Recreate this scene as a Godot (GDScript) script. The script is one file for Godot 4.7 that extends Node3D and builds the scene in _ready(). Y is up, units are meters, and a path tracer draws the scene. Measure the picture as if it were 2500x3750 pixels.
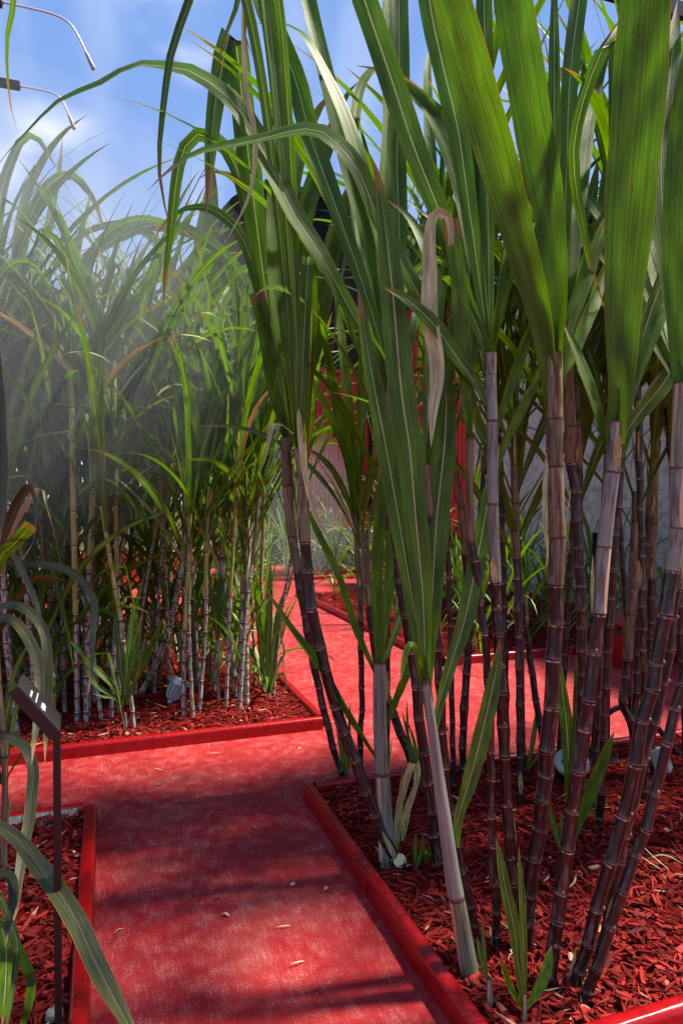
extends Node3D
# A garden of sugarcane: red painted paths between mulched beds, misted by nozzles overhead.
# x runs across the paths (to the right), -z along them, y up; metres. Camera 1.6 m above the path.
# Colours marked lin() are real-world linear base colours.

var rng := RandomNumberGenerator.new()
var M := {}
var taken := {}
var chip_meshes: Array = []


func _ready() -> void:
	rng.seed = 20240611
	# ---- view, sky, sun, exposure
	var cam := Camera3D.new()
	cam.name = "camera"
	cam.position = Vector3(0, 1.6, 0)
	cam.rotation_degrees = Vector3(-0.79, -19.12, 0)
	cam.fov = 74.75
	cam.near = 0.05
	cam.far = 800.0
	cam.current = true
	add_child(cam)
	var env := Environment.new()
	env.background_mode = Environment.BG_SKY
	var sky := Sky.new()
	var pan := PanoramaSkyMaterial.new()
	pan.panorama = sky_picture()
	pan.energy_multiplier = 1.0
	sky.sky_material = pan
	env.sky = sky
	env.background_energy_multiplier = 1.0
	env.tonemap_mode = Environment.TONE_MAPPER_LINEAR
	env.tonemap_exposure = 2.15
	env.sdfgi_enabled = true
	env.ssao_enabled = true
	env.ssil_enabled = true
	env.volumetric_fog_enabled = true
	env.volumetric_fog_density = 0.0
	var we := WorldEnvironment.new()
	we.name = "world_environment"
	we.environment = env
	add_child(we)
	var sun := DirectionalLight3D.new()
	sun.name = "sun"
	sun.light_energy = 1.6
	sun.light_angular_distance = 5.0
	sun.light_color = Color(1.0, 0.955, 0.88)
	sun.shadow_enabled = true
	add_child(sun)
	sun.look_at_from_position(Vector3(0.50, 0.84, 0.05) * 50.0, Vector3.ZERO, Vector3.UP)

	make_materials()
	make_chips()
	build_ground()
	build_background()
	build_overhead()
	build_right_bed()
	build_left_bed()
	build_near_left()
	build_far_canes()
	build_furniture()
	build_mulch()
	build_litter()
	build_mist()


# ------------------------------------------------------------------ small helpers
func lin(r: float, g: float, b: float) -> Color:
	return Color(r, g, b).linear_to_srgb()


func numbered(called: String) -> String:
	var k: int = taken.get(called, 0)
	taken[called] = k + 1
	return called if k == 0 else "%s_%03d" % [called, k]


func tag(o: Node, label: String, category: String, group := "") -> Node:
	o.set_meta("label", label)
	o.set_meta("category", category)
	if group:
		o.set_meta("group", group)
	return o


func thing(called: String, label: String, category: String, at := Vector3.ZERO, group := "") -> Node3D:
	var o := Node3D.new()
	o.name = numbered(called)
	o.position = at
	tag(o, label, category, group)
	add_child(o)
	return o


func part(called: String, mesh: Mesh, mat: Material, parent: Node, at := Vector3.ZERO) -> MeshInstance3D:
	var o := MeshInstance3D.new()
	o.name = called
	o.mesh = mesh
	o.material_override = mat
	o.position = at
	parent.add_child(o, true)
	return o


func structure(called: String, mesh: Mesh, mat: Material, at := Vector3.ZERO) -> MeshInstance3D:
	var o := MeshInstance3D.new()
	o.name = numbered(called)
	o.mesh = mesh
	o.material_override = mat
	o.position = at
	o.set_meta("kind", "structure")
	add_child(o)
	return o


func build_array(v: PackedVector3Array, n: PackedVector3Array, uv: PackedVector2Array, ix: PackedInt32Array, tint := Color.WHITE) -> ArrayMesh:
	var a := []
	a.resize(Mesh.ARRAY_MAX)
	a[Mesh.ARRAY_VERTEX] = v
	a[Mesh.ARRAY_NORMAL] = n
	a[Mesh.ARRAY_TEX_UV] = uv
	var c := PackedColorArray()
	c.resize(v.size())
	c.fill(tint)
	a[Mesh.ARRAY_COLOR] = c
	a[Mesh.ARRAY_INDEX] = ix
	var m := ArrayMesh.new()
	m.add_surface_from_arrays(Mesh.PRIMITIVE_TRIANGLES, a)
	return m


# a sheet of rows x cols points with smooth normals
func sheet(v: PackedVector3Array, uv: PackedVector2Array, cols: int, tint := Color.WHITE, wrap := false) -> ArrayMesh:
	var rows := v.size() / cols
	var ix := PackedInt32Array()
	var n := PackedVector3Array()
	n.resize(v.size())
	for r in rows - 1:
		for c in cols - 1:
			var a := r * cols + c
			var b := a + 1
			var d := a + cols
			var e := d + 1
			ix.append_array(PackedInt32Array([a, b, d, b, e, d]))
			var f := (v[d] - v[a]).cross(v[b] - v[a])
			var g := (v[d] - v[b]).cross(v[e] - v[b])
			n[a] += f
			n[b] += f + g
			n[d] += f + g
			n[e] += g
	if wrap:
		for r in rows:
			var s := n[r * cols] + n[r * cols + cols - 1]
			n[r * cols] = s
			n[r * cols + cols - 1] = s
	for i in n.size():
		n[i] = n[i].normalized()
	return build_array(v, n, uv, ix, tint)


func spline(p: PackedVector3Array, t: float) -> Vector3:
	var m := p.size() - 1
	var f := clampf(t, 0.0, 1.0) * m
	var i := mini(int(f), m - 1)
	var a := p[maxi(i - 1, 0)]
	var d := p[mini(i + 2, m)]
	return p[i].cubic_interpolate(p[i + 1], a, d, f - i)


# even steps of length along a smooth curve
func along(p: PackedVector3Array, n: int) -> PackedVector3Array:
	var fine := PackedVector3Array()
	var run := PackedFloat32Array()
	var k := 60
	var total := 0.0
	for i in k + 1:
		fine.append(spline(p, float(i) / k))
		if i:
			total += fine[i].distance_to(fine[i - 1])
		run.append(total)
	var out := PackedVector3Array()
	var j := 0
	for i in n:
		var want := total * i / (n - 1)
		while j < k - 1 and run[j + 1] < want:
			j += 1
		var seg := maxf(run[j + 1] - run[j], 1e-6)
		out.append(fine[j].lerp(fine[j + 1], clampf((want - run[j]) / seg, 0, 1)))
	return out


# ------------------------------------------------------------------ leaves
# A cane leaf: a long blade with a V across it, clasping at the base, waving a little, tapering to a thread.
func blade(pts: PackedVector3Array, width: float, hint: Vector3, n := 20, tint := Color.WHITE, twist := 0.0, cut := false, seed_ := 0, fold := 0.16, taper := 2.0, peak := 0.4) -> ArrayMesh:
	var p := along(pts, n)
	var v := PackedVector3Array()
	var uv := PackedVector2Array()
	var side0 := Vector3.ZERO
	var ph := fmod(seed_ * 1.7, TAU)
	var wavy := 0.07 + 0.05 * fmod(seed_ * 0.37, 1.0)
	for i in n:
		var t := float(i) / (n - 1)
		var tan := (p[mini(i + 1, n - 1)] - p[maxi(i - 1, 0)]).normalized()
		var side := tan.cross(hint)
		if side.length() < 0.15:
			side = side0 if side0 != Vector3.ZERO else tan.cross(Vector3.RIGHT)
		side = side.normalized()
		if side0 != Vector3.ZERO:
			if side.dot(side0) < 0:
				side = -side
			side = (side + side0 * 0.8).normalized()
			side = (side - tan * side.dot(tan)).normalized()
		side0 = side
		side = side.rotated(tan, deg_to_rad(twist) * t)
		var up := side.cross(tan)
		var w := 1.0
		if t < peak:
			w = lerpf(0.34, 1.0, pow(sin(t / peak * PI / 2.0), 1.25))
		elif not cut:
			w = 1.0 - pow((t - peak) / (1.0 - peak), taper)
			w = maxf(w, 0.012)
		w *= width * 0.5
		var fo := lerpf(0.8, fold, smoothstep(0.0, 0.22, t))
		for k in 5:
			var c := (k - 2) / 2.0
			var wave := sin(t * 17.0 + ph + c * 0.9) * wavy * c * absf(c) * w + sin(t * 43.0 + ph * 2.0 + c * 1.7) * 0.035 * c * c * w
			var edge := 1.0 + 0.03 * sin(t * 31.0 + ph + c * 4.0)
			v.append(p[i] + side * c * w * edge + up * (absf(c) * fo * w + wave))
			uv.append(Vector2(0.5 + c * 0.5, t))
	return sheet(v, uv, 5, tint)


# the run of a leaf that leaves the stalk at elevation e0 and bends over under its weight
func leaf_run(from: Vector3, az: float, e0: float, length: float, droop: float, kink := -1.0, sway := 0.0) -> PackedVector3Array:
	var out := PackedVector3Array([from])
	var p := from
	var k := 12
	for i in k:
		var s := (i + 0.5) / k
		var e := e0 - droop * pow(s, 1.7)
		if kink > 0.0 and s > kink:
			e = minf(e, -1.25) + 0.1 * sin(s * 20.0)
		e = maxf(e, -1.5)
		var a := az + sway * s * s
		p += Vector3(cos(e) * cos(a), sin(e), cos(e) * sin(a)) * length / k
		out.append(p)
	return out


func leaf_tint(spread := 0.18) -> Color:
	var b := 1.0 + rng.randf_range(-spread, spread)
	var y := rng.randf_range(-0.16, 0.10)
	return Color(clampf(b * (1.0 + y), 0, 2), b, clampf(b * (1.0 - y * 0.8), 0, 2))


# ------------------------------------------------------------------ stalks
func tube(c: PackedVector3Array, r: PackedFloat32Array, vs: PackedFloat32Array, seg: int, tint := Color.WHITE, u0 := 0.0) -> ArrayMesh:
	var v := PackedVector3Array()
	var uv := PackedVector2Array()
	var n := c.size()
	var ref := Vector3(0.31, 0.1, 0.94).normalized()
	for i in n:
		var tan := (c[mini(i + 1, n - 1)] - c[maxi(i - 1, 0)]).normalized()
		if absf(tan.dot(ref)) > 0.9:
			ref = Vector3(0.1, 0.97, 0.2).normalized()
		var a := tan.cross(ref).normalized()
		var b := a.cross(tan)
		for k in seg + 1:
			var ang := -TAU * k / seg
			v.append(c[i] + (a * cos(ang) + b * sin(ang)) * r[i])
			uv.append(Vector2(u0 + float(k) / seg, vs[i]))
	return sheet(v, uv, seg + 1, tint, true)


const RING_T := [0.0, 0.018, 0.045, 0.08, 0.14, 0.5, 0.86, 0.93, 0.965, 1.0]
const RING_R := [1.0, 1.06, 1.065, 1.015, 0.985, 0.965, 0.975, 0.99, 1.01, 1.0]


func along_at(p: PackedVector3Array, s: float) -> Vector3:
	var f := clampf(s, 0, 1) * (p.size() - 1)
	var i := mini(int(f), p.size() - 2)
	return p[i].lerp(p[i + 1], f - i)


func internode(path: PackedVector3Array, s0: float, s1: float, r0: float, r1: float, jog0: Vector3, jog1: Vector3, seg: int, tint: Color, u0: float, smooth_ := false) -> ArrayMesh:
	var c := PackedVector3Array()
	var r := PackedFloat32Array()
	var vs := PackedFloat32Array()
	for k in RING_T.size():
		var t: float = RING_T[k]
		c.append(along_at(path, lerpf(s0, s1, t)) + jog0.lerp(jog1, t))
		var rr: float = RING_R[k]
		if smooth_:
			rr = lerpf(1.0, rr, 0.25)
		r.append(lerpf(r0, r1, t) * rr)
		vs.append(t)
	return tube(c, r, vs, seg, tint, u0)


# A stalk of internodes from base to top under `parent`; above `sheathed` (share of the length) it is wrapped in dry sheaths.
func stalk(parent: Node, pts: PackedVector3Array, r0: float, r1: float, step: float, mat: Material, sheathed: float, sheath_mat: Material, seg := 12) -> void:
	var path := along(pts, 40)
	var length := 0.0
	for i in 39:
		length += path[i].distance_to(path[i + 1])
	var s := 0.0
	var jog := Vector3.ZERO
	var k := 0
	var around := rng.randf() * TAU
	var own := Color(rng.randf_range(0.8, 1.12), rng.randf_range(0.85, 1.2), rng.randf_range(0.8, 1.1))
	var zig := Vector3(cos(around), 0, sin(around))
	var bud_mesh := SphereMesh.new()
	bud_mesh.radius = 0.006
	bud_mesh.height = 0.016
	bud_mesh.radial_segments = 8
	bud_mesh.rings = 5
	while s < 1.0:
		var wrapped := s >= sheathed
		var l := step * rng.randf_range(0.62, 1.35) * (1.7 if wrapped else 1.0) * lerpf(0.75, 1.0, minf(s * 4.0, 1.0))
		var e := minf(s + l / length, 1.0)
		if not wrapped and e > sheathed and e - sheathed < 0.6 * l / length:
			e = sheathed
		if 1.0 - e < 0.3 * l / length:
			e = 1.0
		var jog2 := zig * (0.0035 if k % 2 == 0 else -0.0035) * rng.randf_range(0.4, 1.4)
		var ra := lerpf(r0, r1, s) * (1.07 if wrapped else 1.0)
		var rb := lerpf(r0, r1, e) * (1.07 if wrapped else 1.0)
		var dark := rng.randf_range(0.72, 1.3)
		var tint := Color(dark * rng.randf_range(0.95, 1.15), dark, dark * rng.randf_range(0.9, 1.1)) * own
		var im := part("leaf_sheath" if wrapped else "internode", internode(path, s, e, ra, rb, jog, jog2, seg, tint, rng.randf(), wrapped), sheath_mat if wrapped else mat, parent)
		if not wrapped and seg >= 12:
			var ahead := (along_at(path, minf(s + 0.02, 1.0)) - along_at(path, s)).normalized()
			var out_ := (zig * (1.0 if k % 2 == 0 else -1.0)).normalized()
			var bd := part("bud", bud_mesh, M.bud, im, along_at(path, s + 0.07 * (e - s)) + jog + out_ * ra * 1.03)
			bd.basis = Basis(Quaternion(Vector3.UP, ahead))
		if seg >= 10 and rng.randf() < (0.55 if wrapped else 0.08):
			# a sliver of dry sheath peeling off the joint
			var g := along_at(path, s) + jog
			var way := (along_at(path, minf(s + 0.05, 1.0)) - along_at(path, s)).normalized()
			var off := Vector3(cos(around + k * 2.4), 0, sin(around + k * 2.4))
			var ll := rng.randf_range(0.06, 0.2)
			var sl := blade(PackedVector3Array([g + off * ra * 0.9, g + way * ll * 0.5 + off * ra * 1.15, g + way * ll + off * (ra * 1.2 + rng.randf_range(0.0, 0.025))]), rng.randf_range(0.012, 0.026), off, 8, Color(1.0, 0.93, 0.85) * rng.randf_range(0.6, 1.2), rng.randf_range(-40, 40), false, k, 0.4)
			part("dry_sheath_sliver", sl, M.dry, im)
		s = e
		jog = jog2
		k += 1


# the whole stalk as one mesh, for canes too far off to tell the joints apart
func far_stalk(pts: PackedVector3Array, r0: float, r1: float, step: float, seg: int, from := 0.0, to := 1.0) -> ArrayMesh:
	var path := along(pts, 30)
	var length := 0.0
	for i in 29:
		length += path[i].distance_to(path[i + 1])
	var c := PackedVector3Array()
	var r := PackedFloat32Array()
	var vs := PackedFloat32Array()
	var n := maxi(1, roundi(length * (to - from) / step))
	for k in n:
		for j in [0, 2, 4, 6, 8]:
			var s: float = from + (to - from) * (k + RING_T[j]) / n
			c.append(along_at(path, s))
			r.append(lerpf(r0, r1, s) * RING_R[j])
			vs.append(k + RING_T[j])
	c.append(along_at(path, to))
	r.append(lerpf(r0, r1, to))
	vs.append(n)
	return tube(c, r, vs, seg)


# ------------------------------------------------------------------ pictures
func bytes_texture(w: int, h: int, f: Callable) -> ImageTexture:
	var im := Image.create(w, h, false, Image.FORMAT_RGB8)
	for y in h:
		for x in w:
			im.set_pixel(x, y, f.call((x + 0.5) / w, (y + 0.5) / h))
	return ImageTexture.create_from_image(im)


func noise(seed_: int, freq: float, octaves := 3, type := FastNoiseLite.TYPE_SIMPLEX_SMOOTH) -> FastNoiseLite:
	var n := FastNoiseLite.new()
	n.noise_type = type
	n.seed = seed_
	n.frequency = freq
	n.fractal_octaves = octaves
	return n


func noise_texture(seed_: int, freq: float, size: int, octaves := 4, ramp: Gradient = null, normal := false, bump := 4.0) -> NoiseTexture2D:
	var t := NoiseTexture2D.new()
	t.width = size
	t.height = size
	t.seamless = true
	t.noise = noise(seed_, freq, octaves)
	if ramp:
		t.color_ramp = ramp
	t.as_normal_map = normal
	t.bump_strength = bump
	return t


func ramp(stops: Array) -> Gradient:
	var g := Gradient.new()
	var o := PackedFloat32Array()
	var c := PackedColorArray()
	for s in stops:
		o.append(s[0])
		c.append(s[1])
	g.offsets = o
	g.colors = c
	return g


func sky_picture() -> ImageTexture:
	var w := 1024
	var h := 512
	var im := Image.create(w, h, false, Image.FORMAT_RGBF)
	var a := noise(11, 2.1, 5)
	var b := noise(5, 5.5, 4)
	var top := Color(0.085, 0.17, 0.40)
	var low := Color(0.235, 0.325, 0.46)
	for y in h:
		var el := PI * (0.5 - (y + 0.5) / h)
		for x in w:
			var az := TAU * (x + 0.5) / w
			var d := Vector3(cos(el) * cos(az), sin(el), cos(el) * sin(az))
			var c := top.lerp(low, pow(clampf(1.0 - maxf(d.y, 0.0), 0, 1), 2.2))
			var q := Vector3(d.x, d.y * 2.6, d.z)
			var m := a.get_noise_3dv(q) * 0.75 + b.get_noise_3dv(q * 1.3) * 0.35
			var heap := smoothstep(0.15, 0.75, m + 0.30 * pow(1.0 - maxf(d.y, 0.0), 2.0) - 0.02 - 0.22 * maxf(d.y, 0.0))
			var wisp := smoothstep(-0.2, 0.9, b.get_noise_3dv(Vector3(d.x * 0.8, d.y * 0.5, d.z * 2.2) + Vector3(3, 1, 2)) + 0.15) * 0.2
			c = c.lerp(Color(0.55, 0.565, 0.59), clampf(heap * 0.9 + wisp, 0, 1))
			im.set_pixel(x, y, c)
	return ImageTexture.create_from_image(im)


func leaf_picture(kind: String) -> ImageTexture:
	var fine := noise(3, 0.55, 2)
	var vein := noise(21, 0.11, 3)
	var patch := noise(8, 0.02, 3)
	var spot := noise(9, 0.09, 2)
	return bytes_texture(128, 512, func(u: float, v: float) -> Color:
		var x := u * 128.0
		var y := v * 512.0
		var off := absf(u - 0.5)
		var c: Color
		var stripe := fine.get_noise_2d(x * 1.6, y * 0.006) * 0.26 + vein.get_noise_2d(x, y * 0.008) * 0.24
		var blot := patch.get_noise_2d(x * 0.6, y * 0.5)
		if kind == "dry":
			c = Color(0.74, 0.74, 0.54) * (1.0 + stripe * 0.6 + blot * 0.25)
			c = c.lerp(Color(0.44, 0.38, 0.27), smoothstep(0.2, 0.6, vein.get_noise_2d(x * 0.7 + 90.0, y * 0.02)) * 0.6)
			c = c.lerp(Color(0.72, 0.64, 0.52), smoothstep(0.035, 0.015, off) * 0.6)
		else:
			var base := Color(0.335, 0.50, 0.14)
			if kind == "under":
				base = Color(0.335, 0.50, 0.07)
			elif kind == "dark":
				base = Color(0.25, 0.26, 0.14)
			c = base * (1.0 + stripe * 0.8 + blot * 0.3)
			c = c.lerp(Color(0.42, 0.47, 0.12), clampf(spot.get_noise_2d(x, y * 0.12) - 0.25, 0, 1) * 0.9)
			if kind == "top":
				c = c.lerp(Color(0.47, 0.53, 0.40), smoothstep(0.055, 0.03, off) * 0.5)
				c = c.lerp(Color(0.80, 0.80, 0.68), smoothstep(0.036, 0.018, off) * smoothstep(1.0, 0.75, v) * 0.95)
			elif kind == "under":
				c = c.lerp(Color(0.34, 0.30, 0.12), smoothstep(0.045, 0.012, off) * 0.5)
			else:
				c = c.lerp(Color(0.42, 0.38, 0.30), smoothstep(0.035, 0.015, off) * 0.7)
			c = c.lerp(Color(0.40, 0.20, 0.10), smoothstep(0.66, 0.72, spot.get_noise_2d(x * 1.5 + 200.0, y * 0.5 + 40.0)) * 0.8)
			# dry margin and tip: dead tissue with a ragged border
			var rag := patch.get_noise_2d(x * 2.0 + 50.0, y * 0.3) * 0.03 + fine.get_noise_2d(x * 2.0, y * 0.05) * 0.012
			var edge := smoothstep(0.472, 0.490, off + rag * 0.6)
			c = c.lerp(Color(0.62, 0.47, 0.17), edge * 0.7)
			var tip := smoothstep(0.90, 0.93, v + rag * 1.4)
			c = c.lerp(Color(0.60, 0.47, 0.33) * (1.0 + stripe), tip)
		return Color(clampf(c.r, 0, 1), clampf(c.g, 0, 1), clampf(c.b, 0, 1)))


func vein_relief() -> ImageTexture:
	var fine := noise(3, 0.55, 2)
	var im := Image.create(128, 32, false, Image.FORMAT_RGB8)
	for x in 128:
		var off := absf((x + 0.5) / 128.0 - 0.5)
		var hgt := 0.45 + 0.2 * sin(x * TAU / 8.0) + fine.get_noise_2d(x * 1.6, 3.0) * 0.25 + smoothstep(0.04, 0.0, off) * 0.4
		for y in 32:
			im.set_pixel(x, y, Color(hgt, hgt, hgt))
	im.bump_map_to_normal_map(3.0)
	return ImageTexture.create_from_image(im)


func stalk_picture(kind: String) -> ImageTexture:
	var streak := noise(31, 0.3, 3)
	var fine := noise(33, 0.8, 2)
	var bloom := noise(35, 0.045, 4)
	return bytes_texture(128, 192, func(u: float, v: float) -> Color:
		# wraps round: noise on a circle
		var a := u * TAU
		var cx := cos(a) * 20.0
		var cy := sin(a) * 20.0
		var s := streak.get_noise_3d(cx, cy, v * 2.0)
		var f := fine.get_noise_3d(cx * 1.5, cy * 1.5, v * 3.0)
		var w := bloom.get_noise_3d(cx, cy, v * 26.0)
		var c: Color
		if kind == "purple":
			c = Color(0.085, 0.066, 0.058).lerp(Color(0.17, 0.038, 0.042), smoothstep(0.35, 0.9, v) * clampf(0.5 + w * 2.0, 0, 1) * 0.8)
			c = c.lerp(Color(0.42, 0.43, 0.41), clampf(smoothstep(0.02, 0.5, w + s * 0.6 + 0.25 * (0.5 - v)) * 0.7 * smoothstep(0.95, 0.6, v), 0, 1))
			c = c.lerp(Color(0.29, 0.21, 0.16), clampf(s * 1.3, 0, 0.6))
			c = c.lerp(Color(0.70, 0.67, 0.68), smoothstep(0.925, 0.95, v) * smoothstep(0.985, 0.97, v) * clampf(0.55 + w * 1.6, 0, 1))
			c = c.lerp(Color(0.56, 0.44, 0.31), smoothstep(0.05, 0.03, v) * smoothstep(0.0, 0.012, v) * 0.8)
			c = c.lerp(Color(0.09, 0.06, 0.05), smoothstep(0.985, 0.995, v))
		elif kind == "waxy":
			c = Color(0.40, 0.30, 0.26).lerp(Color(0.32, 0.16, 0.15), smoothstep(0.65, 0.9, v) * 0.7)
			c = c.lerp(Color(0.80, 0.83, 0.79), clampf(smoothstep(-0.35, 0.15, w + s * 0.5) * smoothstep(0.93, 0.6, v), 0, 1) * 0.9)
			c = c.lerp(Color(0.20, 0.17, 0.16), clampf((f + s) * 1.2 - 0.3, 0, 0.7))
			c = c.lerp(Color(0.86, 0.84, 0.84), smoothstep(0.90, 0.94, v) * smoothstep(0.985, 0.97, v))
			c = c.lerp(Color(0.62, 0.50, 0.34), smoothstep(0.055, 0.03, v) * smoothstep(0.0, 0.012, v) * 0.9)
			c = c.lerp(Color(0.16, 0.11, 0.09), smoothstep(0.985, 0.995, v))
		elif kind == "green":
			c = Color(0.66, 0.65, 0.36) * (1.0 + s * 0.3)
			c = c.lerp(Color(0.43, 0.28, 0.18), clampf(s * 1.4 + w - 0.25, 0, 0.7))
			c = c.lerp(Color(0.74, 0.75, 0.62), smoothstep(0.9, 0.95, v) * 0.6)
			c = c.lerp(Color(0.25, 0.17, 0.1), smoothstep(0.97, 0.99, v) + smoothstep(0.02, 0.0, v))
		elif kind == "lilac":
			c = Color(0.48, 0.51, 0.46) * (1.0 + s * 0.4 + f * 0.15)
			c = c.lerp(Color(0.31, 0.25, 0.22), clampf(w * 1.5, 0, 0.65))
			c = c.lerp(Color(0.78, 0.66, 0.52), smoothstep(0.05, 0.04, absf(u - 0.55 + 0.03 * sin(v * 5.0))) * 0.95)
			c = c.lerp(Color(0.30, 0.2, 0.16), smoothstep(0.965, 0.99, v) + smoothstep(0.02, 0.0, v) * 0.7)
		else: # tan
			c = Color(0.50, 0.45, 0.34) * (1.0 + s * 0.6 + f * 0.2)
			c = c.lerp(Color(0.29, 0.17, 0.14), clampf(w * 1.7 + 0.05, 0, 0.75))
			c = c.lerp(Color(0.33, 0.37, 0.2), clampf(-w * 1.6 - 0.1, 0, 0.7))
			c = c.lerp(Color(0.24, 0.16, 0.11), smoothstep(0.965, 0.99, v) + smoothstep(0.02, 0.0, v) * 0.7)
		return Color(clampf(c.r, 0, 1), clampf(c.g, 0, 1), clampf(c.b, 0, 1)))


func path_pictures() -> Array:
	# worn red paint on broom-finished concrete, 1.4 m a tile
	var size := 1024
	var grain := noise(51, 0.17, 3).get_seamless_image(size, size)
	var wear := noise(52, 0.013, 5).get_seamless_image(size, size)
	var brush := noise(53, 0.09, 3).get_seamless_image(size, size / 8)
	brush.resize(size, size, Image.INTERPOLATE_CUBIC)
	var brush2 := noise(54, 0.14, 2).get_seamless_image(size / 8, size)
	brush2.resize(size, size, Image.INTERPOLATE_CUBIC)
	for im in [grain, wear, brush, brush2]:
		im.convert(Image.FORMAT_L8)
	var g := (grain as Image).get_data()
	var w := (wear as Image).get_data()
	var b := (brush as Image).get_data()
	var b2 := (brush2 as Image).get_data()
	var col := PackedByteArray()
	col.resize(size * size * 3)
	var hgt := PackedByteArray()
	hgt.resize(size * size)
	for i in size * size:
		var wear_ := (w[i] - 128) / 128.0
		var gr := (g[i] - 128) / 128.0
		var br := (b[i] - 128) / 128.0
		var br2 := (b2[i] - 128) / 128.0
		var bare := wear_ * 0.5 + gr * 1.7 + br * 0.45 + br2 * 0.35 - 0.50
		var k := clampf(bare * 2.2, 0.0, 0.62)
		var tone := 1.0 + gr * 0.10 + br * 0.05 + wear_ * 0.10
		var dust := clampf(0.34 + wear_ * 0.34 + br * 0.08, 0.0, 0.75)
		var r := lerpf(lerpf(162.0, 152.0, dust), 160.0, k) * tone
		var gg := lerpf(lerpf(8.0, 78.0, dust), 128.0, k) * tone
		var bb := lerpf(lerpf(18.0, 72.0, dust), 112.0, k) * tone
		col[i * 3] = clampi(int(r), 0, 255)
		col[i * 3 + 1] = clampi(int(gg), 0, 255)
		col[i * 3 + 2] = clampi(int(bb), 0, 255)
		hgt[i] = clampi(int(128 + gr * 60 + br * 40 + br2 * 30 - k * 30), 0, 255)
	var a := ImageTexture.create_from_image(Image.create_from_data(size, size, false, Image.FORMAT_RGB8, col))
	var h := ImageTexture.create_from_image(Image.create_from_data(size, size, false, Image.FORMAT_L8, hgt))
	return [a, h]


func plain(c: Color, rough: float, spec := 0.5, metal := 0.0) -> StandardMaterial3D:
	var m := StandardMaterial3D.new()
	m.albedo_color = c
	m.roughness = rough
	m.metallic_specular = spec
	m.metallic = metal
	return m


func triplanar(m: StandardMaterial3D, scale: float) -> StandardMaterial3D:
	m.uv1_triplanar = true
	m.uv1_world_triplanar = true
	m.uv1_scale = Vector3.ONE * scale
	return m


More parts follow.
